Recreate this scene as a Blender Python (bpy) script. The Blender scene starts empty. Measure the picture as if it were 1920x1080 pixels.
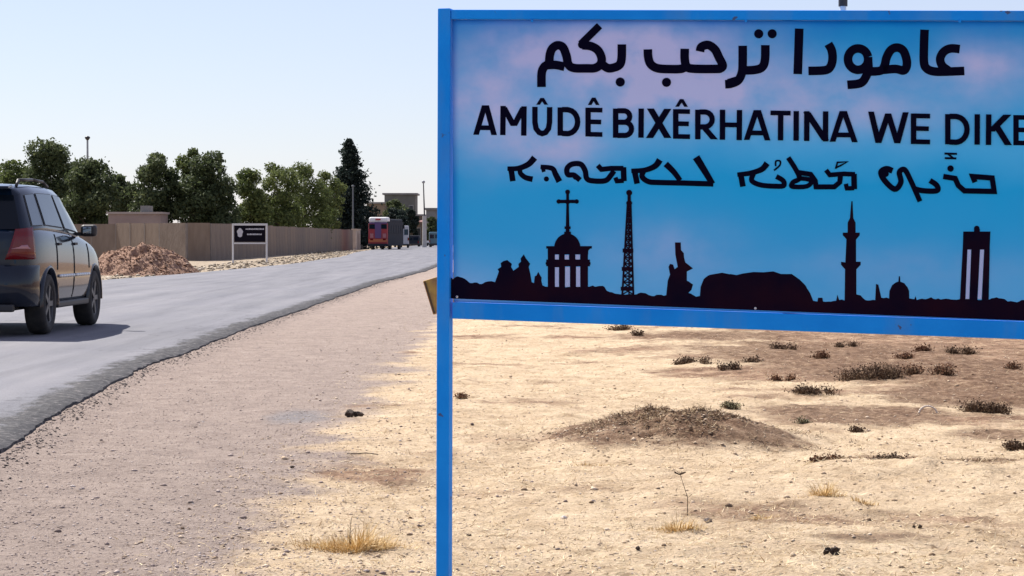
import bpy, bmesh, math, random
import numpy as np
from mathutils import Vector, Matrix, noise as mnoise
from mathutils.geometry import tessellate_polygon
R = math.radians
random.seed(7)
rng = np.random.default_rng(11)
scene = bpy.context.scene
col = scene.collection

# ------------------------------------------------------------------ camera, sky, sun, exposure
F = 4200.0; CAMH = 1.2; PITCH = math.atan(95.0 / F)
cam_d = bpy.data.cameras.new('camera'); cam = bpy.data.objects.new('camera', cam_d); col.objects.link(cam)
cam.location = (0, 0, CAMH); cam.rotation_euler = (R(90) - PITCH, 0, 0)
cam_d.sensor_width = 36; cam_d.lens = 36 * F / 1920; cam_d.clip_start = 0.1; cam_d.clip_end = 9000
scene.camera = cam
SUNV = Vector((-0.58, 0.63, 1.0)).normalized()
SUN_EL = math.asin(SUNV.z)
SUN_AZ = math.atan2(SUNV.x, SUNV.y)
world = bpy.data.worlds.new('World'); scene.world = world; world.use_nodes = True
wn = world.node_tree; bg = wn.nodes['Background']
sky = wn.nodes.new('ShaderNodeTexSky'); sky.sky_type = 'NISHITA'; sky.sun_disc = False
sky.sun_elevation = SUN_EL; sky.sun_rotation = SUN_AZ
sky.air_density = 1.0; sky.dust_density = 0.5; sky.ozone_density = 2.6; sky.altitude = 400
smix = wn.nodes.new('ShaderNodeMix'); smix.data_type = 'RGBA'; smix.inputs[0].default_value = 0.58
wn.links.new(sky.outputs[0], smix.inputs[6]); smix.inputs[7].default_value = (3.15, 3.02, 4.15, 1)      # even pale haze over the whole dome
wn.links.new(smix.outputs[2], bg.inputs[0]); bg.inputs[1].default_value = 0.10
sun_d = bpy.data.lights.new('sun', 'SUN'); sun_d.energy = 5.0; sun_d.angle = R(0.53); sun_d.color = (1.0, 0.95, 0.88)
sun = bpy.data.objects.new('sun', sun_d); col.objects.link(sun)
sun.rotation_euler = SUNV.to_track_quat('Z', 'Y').to_euler()
vs = scene.view_settings
vs.view_transform = 'Standard'; vs.look = 'None'; vs.exposure = 0.82; vs.gamma = 1.0; vs.use_curve_mapping = False

# ------------------------------------------------------------------ helpers
def ray(px, py):
    x = (px - 960) / F; y = -(py - 540) / F
    c, s = math.cos(PITCH), math.sin(PITCH)
    return Vector((x, c + y * s, -s + y * c))
def ground(px, py, z=0.0):
    d = ray(px, py); t = (z - CAMH) / d.z
    return Vector((d.x * t, d.y * t, z))
def at(px, Y):                      # ground X for a picture column at distance Y
    return (px - 960) / F * Y
def zat(py, Y):                     # height seen at a picture row at distance Y
    return CAMH + (445 - py) / F * Y

def nt(m): return m.node_tree
def mat(name, color, rough=0.8, metal=0.0, var=None, scale=4.0, bump=0.0, bscale=30.0, spec=None, coat=0.0, stretch=(1, 1, 1), coord='Object', detail=6):
    m = bpy.data.materials.new(name); m.use_nodes = True
    n = m.node_tree.nodes; L = m.node_tree.links; b = n['Principled BSDF']
    b.inputs['Base Color'].default_value = (*color, 1); b.inputs['Roughness'].default_value = rough
    b.inputs['Metallic'].default_value = metal
    if spec is not None: b.inputs['Specular IOR Level'].default_value = spec
    if coat: b.inputs['Coat Weight'].default_value = coat; b.inputs['Coat Roughness'].default_value = 0.05
    tc = n.new('ShaderNodeTexCoord'); mp = n.new('ShaderNodeMapping'); mp.inputs['Scale'].default_value = stretch
    L.new(tc.outputs[coord], mp.inputs[0])
    if var is not None:
        t = n.new('ShaderNodeTexNoise'); t.inputs['Scale'].default_value = scale; t.inputs['Detail'].default_value = detail
        L.new(mp.outputs[0], t.inputs[0])
        r = n.new('ShaderNodeValToRGB'); r.color_ramp.elements[0].position = 0.35; r.color_ramp.elements[1].position = 0.68
        r.color_ramp.elements[0].color = (*color, 1); r.color_ramp.elements[1].color = (*var, 1)
        L.new(t.outputs[0], r.inputs[0]); L.new(r.outputs[0], b.inputs['Base Color'])
    if bump:
        t2 = n.new('ShaderNodeTexNoise'); t2.inputs['Scale'].default_value = bscale; t2.inputs['Detail'].default_value = 8
        L.new(mp.outputs[0], t2.inputs[0]); bp = n.new('ShaderNodeBump'); bp.inputs['Strength'].default_value = 1.0
        bp.inputs['Distance'].default_value = bump
        L.new(t2.outputs[0], bp.inputs['Height']); L.new(bp.outputs[0], b.inputs['Normal'])
    return m

class MB:
    def __init__(s): s.v = []; s.f = []; s.mi = []; s.cur = 0
    def add(s, vs, fs):
        o = len(s.v); s.v.extend([tuple(p) for p in vs])
        for f in fs: s.f.append(tuple(i + o for i in f)); s.mi.append(s.cur)
        return s
    def box(s, c, d, rz=0, M=None):
        x, y, z = d[0] / 2, d[1] / 2, d[2] / 2
        vs = [Vector(p) for p in ((-x,-y,-z),(x,-y,-z),(x,y,-z),(-x,y,-z),(-x,-y,z),(x,-y,z),(x,y,z),(-x,y,z))]
        Rm = M if M is not None else Matrix.Rotation(rz, 3, 'Z')
        vs = [Rm @ v + Vector(c) for v in vs]
        return s.add(vs, [(0,3,2,1),(4,5,6,7),(0,1,5,4),(1,2,6,5),(2,3,7,6),(3,0,4,7)])
    def tube(s, p0, p1, r0, r1=None, n=8, cap=True):
        p0 = Vector(p0); p1 = Vector(p1); r1 = r0 if r1 is None else r1
        q = (p1 - p0).to_track_quat('Z', 'Y')
        a = [p0 + q @ Vector((math.cos(k*2*math.pi/n)*r0, math.sin(k*2*math.pi/n)*r0, 0)) for k in range(n)]
        b = [p1 + q @ Vector((math.cos(k*2*math.pi/n)*r1, math.sin(k*2*math.pi/n)*r1, 0)) for k in range(n)]
        fs = [(k, (k+1) % n, n + (k+1) % n, n + k) for k in range(n)]
        if cap: fs += [tuple(range(n-1, -1, -1)), tuple(range(n, 2*n))]
        return s.add(a + b, fs)
    def lathe(s, prof, M=None, n=24, axis='Z', close=False):   # prof (r, h)
        vs = []; fs = []; m = len(prof)
        for k in range(n):
            a = k * 2 * math.pi / n
            for r, h in prof:
                p = Vector((math.cos(a) * r, math.sin(a) * r, h))
                if axis == 'X': p = Vector((h, math.cos(a) * r, math.sin(a) * r))
                vs.append(M @ p if M is not None else p)
        for k in range(n):
            k2 = (k + 1) % n
            for j in range(m - 1 + (1 if close else 0)):
                j2 = (j + 1) % m
                fs.append((k*m + j, k2*m + j, k2*m + j2, k*m + j2))
        return s.add(vs, fs)
    def poly(s, pts): return s.add(pts, [tuple(range(len(pts)))])
    def mesh(s, name, mats):
        me = bpy.data.meshes.new(name); me.from_pydata([tuple(v) for v in s.v], [], s.f)
        for m in (mats if isinstance(mats, (list, tuple)) else [mats]): me.materials.append(m)
        if any(s.mi): me.polygons.foreach_set('material_index', s.mi)
        me.update(); return me
    def build(s, name, mats, parent=None, smooth=False, bevel=0.0, loc=None, seg=2, subd=0):
        me = s.mesh(name, mats); return link(name, me, parent, smooth, bevel, loc, seg, subd)
def link(name, me, parent=None, smooth=False, bevel=0.0, loc=None, seg=2, subd=0):
    o = bpy.data.objects.new(name, me); col.objects.link(o)
    if parent is not None: o.parent = parent
    if loc is not None: o.location = loc
    if smooth:
        for p in me.polygons: p.use_smooth = True
    if subd:
        md = o.modifiers.new('subd', 'SUBSURF'); md.levels = subd; md.render_levels = subd
    if bevel:
        md = o.modifiers.new('bevel', 'BEVEL'); md.width = bevel; md.segments = seg; md.limit_method = 'ANGLE'
    return o
def tag(o, label=None, cat=None, group=None, kind=None):
    if label: o['label'] = label
    if cat: o['category'] = cat
    if group: o['group'] = group
    if kind: o['kind'] = kind
    return o
def empty(name, loc=(0,0,0), rz=0, **k):
    o = bpy.data.objects.new(name, None); col.objects.link(o); o.location = loc; o.rotation_euler.z = rz
    o.empty_display_size = 0.2
    return tag(o, **k)
def copy_tree(o, parent=None):
    c = o.copy(); col.objects.link(c)
    if parent is not None: c.parent = parent
    for ch in list(o.children): copy_tree(ch, c)
    return c

def vnoise(x, y, seed=0):
    xi = np.floor(x).astype(np.int64); yi = np.floor(y).astype(np.int64)
    fx = x - xi; fy = y - yi; fx = fx*fx*(3-2*fx); fy = fy*fy*(3-2*fy)
    def h(a, b):
        n = (a * 374761393 + b * 668265263 + seed * 1442695041) & 0xffffffff
        n = ((n ^ (n >> 13)) * 1274126177) & 0xffffffff
        return ((n ^ (n >> 16)) & 0xffff) / 65535.0
    return (h(xi,yi)*(1-fx)+h(xi+1,yi)*fx)*(1-fy) + (h(xi,yi+1)*(1-fx)+h(xi+1,yi+1)*fx)*fy - 0.5
def fbm(x, y, oct=4, seed=0, g=0.5):
    s = 0; a = 1.0
    for k in range(oct):
        s = s + a * vnoise(x * 2**k + 17.3*k, y * 2**k + 9.1*k, seed + k); a *= g
    return s

# ------------------------------------------------------------------ terrain
RE_Y = [-30, 6, 9, 12.4, 16, 20.6, 26, 32, 60, 81, 120, 180, 240, 420]
RE_X = [-2.2, -2.45, -2.65, -2.88, -3.2, -3.45, -3.52, -3.56, -3.6, -3.15, -3.2, -4.5, -5.5, -4]
LE_Y = [-30, 6, 60, 76, 101, 140, 180, 240, 420]
LE_X = [-12.2, -12.0, -11.7, -10.7, -10.0, -10.6, -12.6, -14.2, -14]
def redge(y):
    return np.interp(y, RE_Y, RE_X) + 0.08*fbm(y*0.55, y*0+3.3, 4, 5, 0.6) + 0.035*vnoise(y*6, y*0+1.3, 3)
def ledge(y): return np.interp(y, LE_Y, LE_X) + 0.15*fbm(y*0.4, y*0+8.3, 3, 9)
MOUND = ground(1245, 800); 
def gheight(x, y):
    x = np.asarray(x, float); y = np.asarray(y, float)
    re = redge(y); le = ledge(y)
    inside = np.minimum(x - le, re - x)                 # >0 on the road
    base = -0.035 - 0.040*np.clip(-inside/0.30, 0, 1) - 0.10*np.clip(inside/0.25, 0, 1)
    out = np.clip(-inside/0.5, 0, 1)
    fld = np.clip((x + 1.3)/0.8, 0, 1)
    far = np.clip(1 - (y - 90)/200, 0, 1)
    z = base - 0.0
    z = z + out*(0.020*fbm(x*1.2, y*1.2, 3, 21) + 0.011*fbm(x*7, y*7, 3, 22))
    z = z + fld*(0.075*fbm(x*0.35, y*0.3, 3, 31) + 0.028*fbm(x*2.7, y*2.7, 4, 33, 0.65) + 0.012*fbm(x*13, y*13, 2, 35))
    # low earth hump in the field, and a smaller one running off to the right of it
    dx = (x - MOUND.x)/np.where(x > MOUND.x, 0.66, 0.55); dy = (y - MOUND.y)/0.75
    z = z + 0.185*np.exp(-(dx*dx + dy*dy)**1.1)*(1 + 0.30*fbm(x*6, y*6, 4, 41, 0.6))
    dx2 = (x - MOUND.x - 0.40)/0.36; dy2 = (y - MOUND.y + 0.35)/0.4; z = z + 0.085*np.exp(-(dx2*dx2 + dy2*dy2))
    g2 = ground(1800, 870); dx = (x - g2.x)/1.1; dy = (y - g2.y)/0.5
    z = z + 0.08*np.exp(-(dx*dx + dy*dy))*(1 + 0.5*fbm(x*5, y*5, 3, 43))
    return z
def gz(x, y): return float(gheight(np.array([x]), np.array([y]))[0])

def grid_mesh(name, xs, ys, m, hf):
    X, Y = np.meshgrid(xs, ys); Z = hf(X, Y)
    nx, ny = len(xs), len(ys)
    co = np.stack([X, Y, Z], -1).reshape(-1, 3)
    i = np.arange(nx*ny).reshape(ny, nx)
    f = np.stack([i[:-1,:-1], i[:-1,1:], i[1:,1:], i[1:,:-1]], -1).reshape(-1, 4)
    me = bpy.data.meshes.new(name); me.vertices.add(len(co)); me.vertices.foreach_set('co', co.ravel())
    me.loops.add(f.size); me.loops.foreach_set('vertex_index', f.ravel())
    me.polygons.add(len(f)); me.polygons.foreach_set('loop_start', np.arange(len(f))*4); me.polygons.foreach_set('loop_total', np.full(len(f), 4))
    me.polygons.foreach_set('use_smooth', np.ones(len(f), bool))
    me.update(calc_edges=True); me.materials.append(m); me.validate()
    return me

BLOBS = [(MOUND.x - 0.02, MOUND.y - 0.05, 0.62, 0.75, 1.2), (MOUND.x + 0.45, MOUND.y - 0.45, 0.45, 0.40, 1.0)]
for (px, py, rpx, rpy, k) in ((1770, 866, 215, 17, 1.6), (1650, 690, 230, 22, 1.0), (1560, 655, 300, 16, 0.9), (1870, 700, 130, 34, 1.0), (1600, 772, 175, 20, 1.1), (1820, 738, 170, 20, 0.9), (1330, 632, 180, 7, 0.8), (1880, 812, 100, 12, 0.8), (1640, 1005, 120, 10, 0.5), (1420, 672, 120, 10, 0.5)):
    c_ = ground(px, py, -0.07); BLOBS.append((c_.x, c_.y, rpx*c_.y/F, abs(ground(px, py - rpy, -0.07).y - c_.y), k))
def soilmask(x, y):
    m = np.zeros(len(x))
    for cx, cy, rx, ry, k in BLOBS: m = np.maximum(m, np.clip(1.3 - ((x-cx)/rx)**2 - ((y-cy)/ry)**2, 0, 1))
    return m
def ground_material():
    m = bpy.data.materials.new('dry_ground'); m.use_nodes = True
    n = m.node_tree.nodes; L = m.node_tree.links; b = n['Principled BSDF']; b.inputs['Roughness'].default_value = 0.95
    b.inputs['Specular IOR Level'].default_value = 0.15
    tc = n.new('ShaderNodeTexCoord'); sep = n.new('ShaderNodeSeparateXYZ'); L.new(tc.outputs['Object'], sep.inputs[0])
    def noise(s, d=6, rough=0.6, vec=None, dist=0.0):
        t = n.new('ShaderNodeTexNoise'); t.inputs['Scale'].default_value = s; t.inputs['Detail'].default_value = d; t.inputs['Roughness'].default_value = rough
        t.inputs['Distortion'].default_value = dist
        L.new(vec or tc.outputs['Object'], t.inputs[0]); return t.outputs[0]
    def ramp(fac, stops):
        r = n.new('ShaderNodeValToRGB'); cr = r.color_ramp
        while len(cr.elements) < len(stops): cr.elements.new(0.5)
        for e, (p, c) in zip(cr.elements, stops): e.position = p; e.color = (*c, 1)
        L.new(fac, r.inputs[0]); return r.outputs[0]
    def math_(op, a, bb, clamp=False):
        q = n.new('ShaderNodeMath'); q.operation = op; q.use_clamp = clamp
        for i, v in enumerate((a, bb)):
            if isinstance(v, (int, float)): q.inputs[i].default_value = v
            else: L.new(v, q.inputs[i])
        return q.outputs[0]
    def mix(f, a, c, mode='MIX'):
        q = n.new('ShaderNodeMix'); q.data_type = 'RGBA'; q.blend_type = mode
        if isinstance(f, (int, float)): q.inputs[0].default_value = f
        else: L.new(f, q.inputs[0])
        for i, v in ((6, a), (7, c)):
            if isinstance(v, tuple): q.inputs[i].default_value = (*v, 1)
            else: L.new(v, q.inputs[i])
        return q.outputs[2]
    fine = noise(38, 5, 0.7); mid = noise(5.0, 7, 0.65); big = noise(0.55, 5, 0.6)
    shoulder = ramp(mid, [(0.3, (0.262, 0.206, 0.175)), (0.55, (0.335, 0.266, 0.224)), (0.75, (0.395, 0.32, 0.27))])
    field = ramp(mid, [(0.28, (0.38, 0.272, 0.165)), (0.44, (0.54, 0.408, 0.265)), (0.70, (0.66, 0.515, 0.35))])
    # bare brown soil patches out in the field to the right
    px_ = math_('SUBTRACT', sep.outputs[0], 1.0); 
    pm = math_('MULTIPLY', math_('MULTIPLY', px_, 0.22, True), math_('MULTIPLY', math_('SUBTRACT', sep.outputs[1], 12.5), 0.12, True), True)
    soil = ramp(math_('ADD', big, math_('MULTIPLY', pm, 0.36)), [(0.55, (0, 0, 0)), (0.66, (1, 1, 1))])
    soilc = ramp(mid, [(0.35, (0.11, 0.056, 0.035)), (0.50, (0.21, 0.115, 0.07)), (0.66, (0.42, 0.28, 0.18))])
    field = mix(math_('MULTIPLY', soil, 0.85), field, soilc)
    def blob(cx, cy, rx, ry, k):
        ax = math_('DIVIDE', math_('SUBTRACT', sep.outputs[0], cx), rx); ay = math_('DIVIDE', math_('SUBTRACT', sep.outputs[1], cy), ry)
        d = math_('ADD', math_('MULTIPLY', ax, ax), math_('MULTIPLY', ay, ay)); w = math_('ADD', d, math_('MULTIPLY', math_('SUBTRACT', noise(3.2, 7, 0.72), 0.5), 2.8))
        return math_('MULTIPLY', math_('SUBTRACT', 1.35, w), k*1.3, True)
    sod = ramp(noise(11, 8, 0.78), [(0.36, (0.07, 0.038, 0.022)), (0.48, (0.155, 0.088, 0.052)), (0.64, (0.36, 0.25, 0.16))])
    for q in (BLOBS):
        bl = blob(*q); field = mix(math_('MULTIPLY', bl, 0.9, True), field, sod)
    mot = ramp(noise(1.5, 8, 0.72), [(0.34, (0.80, 0.76, 0.72)), (0.45, (0.98, 0.975, 0.97)), (0.62, (1.07, 1.075, 1.07))])
    field = mix(1.0, field, mot, 'MULTIPLY')
    # shoulder -> field boundary
    bx = math_('ADD', math_('ADD', sep.outputs[0], 1.22), math_('MULTIPLY', math_('SUBTRACT', noise(0.9, 6, 0.65), 0.5), 1.5))
    bf = math_('MULTIPLY', bx, 4.0, True)
    c = mix(bf, shoulder, field)
    # pale verge to the left of the road
    lf = math_('MULTIPLY', math_('SUBTRACT', -9.5, sep.outputs[0]), 1.0, True)
    verge = ramp(noise(1.7, 7, 0.7), [(0.35, (0.20, 0.15, 0.10)), (0.6, (0.42, 0.35, 0.26))])
    c = mix(lf, c, verge)
    c = mix(math_('MULTIPLY', blob(at(560, 16.0), 16.0, 0.22, 0.7, 0.6), 0.6, True), c, (0.20, 0.205, 0.22))
    # fine grains, pale grit, dark specks for crumbs and painted straw shadows
    c = mix(1.0, c, ramp(fine, [(0.3, (0.66, 0.64, 0.62)), (0.52, (1, 1, 1)), (0.75, (1.12, 1.12, 1.12))]), 'MULTIPLY')
    spk = noise(15, 3, 0.5)
    c = mix(1.0, c, ramp(spk, [(0.27, (0.5, 0.46, 0.42)), (0.36, (1, 1, 1))]), 'MULTIPLY')
    L.new(c, b.inputs['Base Color'])
    h = math_('ADD', math_('MULTIPLY', noise(26, 8, 0.75), 1.0), math_('MULTIPLY', noise(90, 4, 0.7), 0.4))
    bp = n.new('ShaderNodeBump'); bp.inputs['Strength'].default_value = 0.9; bp.inputs['Distance'].default_value = 0.03
    L.new(h, bp.inputs['Height']); L.new(bp.outputs[0], b.inputs['Normal'])
    return m
M_ground = ground_material()

def span(a, b, d): return np.linspace(a, b, max(2, int(round((b-a)/d))+1))
def geo(a, b, q):
    k = int(math.log(b/a)/math.log(q)) + 1; return a * (b/a)**(np.arange(k+1)/k)
xs = np.concatenate([-geo(30, 3000, 1.25)[::-1], span(-30, -13, 0.5)[1:], span(-13, -9, 0.12)[1:], span(-9, -4.2, 0.4)[1:], span(-4.2, 3.2, 0.028)[1:], span(3.2, 8, 0.05)[1:], span(8, 30, 0.7)[1:], geo(30, 3000, 1.25)[1:]])
ys = np.concatenate([span(-40, 5, 1.5), geo(5, 42, 1.0036)[1:], geo(42, 130, 1.008)[1:], geo(130, 4000, 1.08)[1:]])
tag(link('ground', grid_mesh('ground', xs, ys, M_ground, gheight)), 'dry straw coloured field and dusty gravel shoulder', kind='structure')

# road: one slab with a broken right edge
def road_material():
    m = bpy.data.materials.new('worn_asphalt'); m.use_nodes = True
    n = m.node_tree.nodes; L = m.node_tree.links; b = n['Principled BSDF']; b.inputs['Roughness'].default_value = 0.75
    b.inputs['Specular IOR Level'].default_value = 0.25
    tc = n.new('ShaderNodeTexCoord')
    def noise(s, d, stretch=(1,1,1), rough=0.6):
        mp = n.new('ShaderNodeMapping'); mp.inputs['Scale'].default_value = stretch; L.new(tc.outputs['Object'], mp.inputs[0])
        t = n.new('ShaderNodeTexNoise'); t.inputs['Scale'].default_value = s; t.inputs['Detail'].default_value = d; t.inputs['Roughness'].default_value = rough
        L.new(mp.outputs[0], t.inputs[0]); return t.outputs[0]
    def ramp(fac, stops):
        r = n.new('ShaderNodeValToRGB'); cr = r.color_ramp
        while len(cr.elements) < len(stops): cr.elements.new(0.5)
        for e, (p, c) in zip(cr.elements, stops): e.position = p; e.color = (*c, 1)
        L.new(fac, r.inputs[0]); return r.outputs[0]
    def mix(f, a, c, mode='MIX'):
        q = n.new('ShaderNodeMix'); q.data_type = 'RGBA'; q.blend_type = mode
        if isinstance(f, (int, float)): q.inputs[0].default_value = f
        else: L.new(f, q.inputs[0])
        L.new(a, q.inputs[6]); L.new(c, q.inputs[7]); return q.outputs[2]
    base = ramp(noise(1.0, 6, (1.6, 0.09, 1)), [(0.3, (0.130, 0.131, 0.147)), (0.7, (0.192, 0.189, 0.206))])
    grain = ramp(noise(60, 4, rough=0.7), [(0.3, (0.78, 0.78, 0.78)), (0.7, (1.1, 1.1, 1.1))])
    patch = ramp(noise(0.8, 5, (1, 0.4, 1)), [(0.35, (0.88, 0.88, 0.9)), (0.65, (1.03, 1.02, 1.0))])
    c = mix(1.0, mix(1.0, base, grain, 'MULTIPLY'), patch, 'MULTIPLY')
    strk = ramp(noise(2.6, 5, (1.0, 0.035, 1), 0.65), [(0.34, (0.80, 0.80, 0.81)), (0.5, (1, 1, 1)), (0.7, (1.10, 1.09, 1.07))])
    c = mix(1.0, c, strk, 'MULTIPLY')
    vo = n.new('ShaderNodeTexVoronoi'); vo.feature = 'DISTANCE_TO_EDGE'; vo.inputs['Scale'].default_value = 0.42
    wob = n.new('ShaderNodeMix'); wob.data_type = 'VECTOR'; wob.inputs[0].default_value = 0.18; L.new(tc.outputs['Object'], wob.inputs[4])
    nn_ = n.new('ShaderNodeTexNoise'); nn_.inputs['Scale'].default_value = 1.6; nn_.inputs['Detail'].default_value = 6; L.new(tc.outputs['Object'], nn_.inputs[0]); sc_ = n.new('ShaderNodeVectorMath'); sc_.operation = 'SCALE'; sc_.inputs['Scale'].default_value = 12; L.new(nn_.outputs['Color'], sc_.inputs[0]); L.new(sc_.outputs[0], wob.inputs[5])
    L.new(wob.outputs[1], vo.inputs['Vector'])
    crack = ramp(vo.outputs['Distance'], [(0.0, (0.45, 0.45, 0.46)), (0.011, (1, 1, 1))]); cm = ramp(noise(0.35, 3), [(0.48, (0, 0, 0)), (0.56, (1, 1, 1))])
    ck = n.new('ShaderNodeMix'); ck.data_type = 'RGBA'; L.new(cm, ck.inputs[0]); ck.inputs[6].default_value = (1, 1, 1, 1); L.new(crack, ck.inputs[7])
    c = mix(1.0, c, ck.outputs[2], 'MULTIPLY')
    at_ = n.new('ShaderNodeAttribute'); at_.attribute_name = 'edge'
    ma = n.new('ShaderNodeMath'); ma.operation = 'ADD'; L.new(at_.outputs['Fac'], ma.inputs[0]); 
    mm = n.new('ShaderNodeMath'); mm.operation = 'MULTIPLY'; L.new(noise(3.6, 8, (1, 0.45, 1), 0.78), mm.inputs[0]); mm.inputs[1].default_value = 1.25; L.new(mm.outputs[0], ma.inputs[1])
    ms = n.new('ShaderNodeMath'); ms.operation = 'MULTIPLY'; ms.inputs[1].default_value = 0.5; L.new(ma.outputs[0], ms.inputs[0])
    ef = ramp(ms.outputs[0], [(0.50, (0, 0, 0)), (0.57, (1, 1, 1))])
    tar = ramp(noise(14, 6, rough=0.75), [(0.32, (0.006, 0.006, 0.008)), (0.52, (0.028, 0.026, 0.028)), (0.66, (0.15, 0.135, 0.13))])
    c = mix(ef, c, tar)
    L.new(c, b.inputs['Base Color'])
    bp = n.new('ShaderNodeBump'); bp.inputs['Distance'].default_value = 0.008; bp.inputs['Strength'].default_value = 0.7
    L.new(noise(45, 6, rough=0.7), bp.inputs['Height']); L.new(bp.outputs[0], b.inputs['Normal'])
    return m
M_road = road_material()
def make_road():
    ys = np.concatenate([span(-30, 8, 0.5), span(8, 34, 0.06)[1:], geo(34, 420, 1.012)[1:]])
    frac_l = np.array([0.0, 0.03, 0.2, 0.5, 0.75, 0.88])
    offs = np.array([0.75, 0.6, 0.48, 0.38, 0.3, 0.22, 0.15, 0.09, 0.05, 0.02, 0.0])
    V = []; E = []; nx = len(frac_l) + len(offs) + 2
    for y in ys:
        re = float(redge(np.array([y]))[0]); le = float(ledge(np.array([y]))[0])
        row = [(le - 0.04, -0.12, 0.0), ]
        for fr in frac_l: row.append((le + (re - 0.8 - le)*fr, 0.0 + 0.03*math.sin(math.pi*min(1, fr)), 0))
        for o in offs:
            zz = 0.03*0.12*o - 0.020*max(0, 1 - o/0.12)**1.5
            zz += 0.012*float(fbm(np.array([o*9.0]), np.array([y*7.0]), 2, 77)[0])*(1 if o < 0.5 else 0)
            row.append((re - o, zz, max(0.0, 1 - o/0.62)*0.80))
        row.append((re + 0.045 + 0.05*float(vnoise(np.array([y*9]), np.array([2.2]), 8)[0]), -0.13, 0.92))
        for x, z, e in row: V.append((x, y, z)); E.append(e)
    f = []
    for j in range(len(ys)-1):
        for i in range(nx-1): f.append((j*nx+i, j*nx+i+1, (j+1)*nx+i+1, (j+1)*nx+i))
    me = bpy.data.meshes.new('road'); me.from_pydata(V, [], f); me.materials.append(M_road)
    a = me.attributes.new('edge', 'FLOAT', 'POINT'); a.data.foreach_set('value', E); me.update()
    return link('road', me)
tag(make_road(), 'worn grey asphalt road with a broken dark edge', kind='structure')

# ------------------------------------------------------------------ far wall of concrete panels
M_wall = mat('wall_concrete', (0.155, 0.112, 0.080), 0.9, var=(0.235, 0.178, 0.132), scale=1.3, bump=0.02, bscale=14, stretch=(1, 1, 0.35))
M_wall2 = mat('wall_concrete_grey', (0.135, 0.100, 0.075), 0.9, var=(0.205, 0.158, 0.122), scale=1.6, bump=0.02, bscale=14, stretch=(1, 1, 0.35))
M_wallp = mat('wall_post_concrete', (0.15, 0.125, 0.11), 0.9, var=(0.20, 0.17, 0.145), scale=2.0, bump=0.01)
M_wall_pale = mat('pale_render_wall', (0.42, 0.34, 0.28), 0.9, var=(0.50, 0.42, 0.35), scale=1.5, bump=0.01)
wall_pts = [(-46.0, 142.0), (-27.5, 132.0), (-22.5, 127.5), (-19.4, 123.5), (-17.6, 121.2), (-16.5, 122.5), (-16.5, 232.0)]
wall = empty('boundary_wall', (-16.3, 117.5, -0.1), label='long brown concrete panel wall running along the far left side of the road', cat='wall')
def wall_meshes():
    out = []
    for k in range(4):
        b = MB(); W = 1.90; H = 2.06 + 0.012*k; w = W/2
        b.box((0, 0, H/2), (W, 0.09, H)); b.box((0, -0.055, 0.14), (W, 0.02, 0.24))
        out.append((b.mesh('panel', M_wall if k % 2 else M_wall2)))
    return out
wm = wall_meshes(); pb = MB(); pb.box((0, 0, 1.02), (0.098, 0.105, 2.08)); postm = pb.mesh('post', M_wallp)
kk = 0
for (x0, y0), (x1, y1) in zip(wall_pts[:-1], wall_pts[1:]):
    L_ = math.hypot(x1-x0, y1-y0); n_ = max(1, round(L_/2.0)); a = math.atan2(y1-y0, x1-x0)
    for i in range(n_):
        t = (i + 0.5)/n_; cx, cy = x0+(x1-x0)*t, y0+(y1-y0)*t
        p = link('panel', wm[random.randrange(4)], wall); p.location = (cx+16.3, cy-117.5, random.uniform(-0.02, 0.02)); p.rotation_euler = (0, 0, a + random.uniform(-0.006, 0.006))
        p.scale.x = (L_/n_ - 0.10)/1.90
        t = i/n_; q = link('post', postm, wall); q.location = (x0+(x1-x0)*t+16.3, y0+(y1-y0)*t-117.5, 0); q.rotation_euler.z = a
# paler wall and gate piers continuing at the far end
w2 = empty('rendered_wall', (-16.6, 233.2, -0.1), label='short pale rendered wall with gate piers beyond the end of the panel wall', cat='wall')
b = MB(); b.box((0, 9, 0.95), (0.22, 18, 1.9)); b.build('wall', M_wall_pale, w2)
for k in range(4):
    b = MB(); b.box((0.16, 0.3 + 5.6*k, 1.05), (0.5, 0.5, 2.1)); b.box((0.16, 0.3 + 5.6*k, 2.14), (0.62, 0.62, 0.1)); b.build('pier', M_wall_pale, w2)
# low building behind the wall at left
M_pinkb = mat('pink_block', (0.27, 0.20, 0.175), 0.9, var=(0.33, 0.25, 0.215), scale=1.2)
M_greyb = mat('grey_render', (0.17, 0.168, 0.16), 0.9, var=(0.22, 0.215, 0.20), scale=0.7)
M_win = mat('dark_window', (0.02, 0.022, 0.025), 0.2)
lb = empty('low_building', (at(252, 134), 134, -0.1), label='low pinkish flat roofed building seen just above the left end of the wall', cat='building')
b = MB(); b.box((0, 1.5, 1.35), (3.1, 3, 2.7)); b.build('wall', M_pinkb, lb)
b = MB(); b.box((0, 1.5, 2.76), (3.3, 3.2, 0.12)); b.build('roof', mat('pale_roof_slab', (0.36, 0.30, 0.265), 0.9), lb)
b = MB(); b.box((-0.7, -0.02, 1.6), (0.9, 0.06, 0.7)); b.build('window', M_win, lb)
b = MB(); b.box((0.55, 1.2, 3.0), (0.5, 1.6, 0.4)); b.build('roof_hut', M_greyb, lb)

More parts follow.
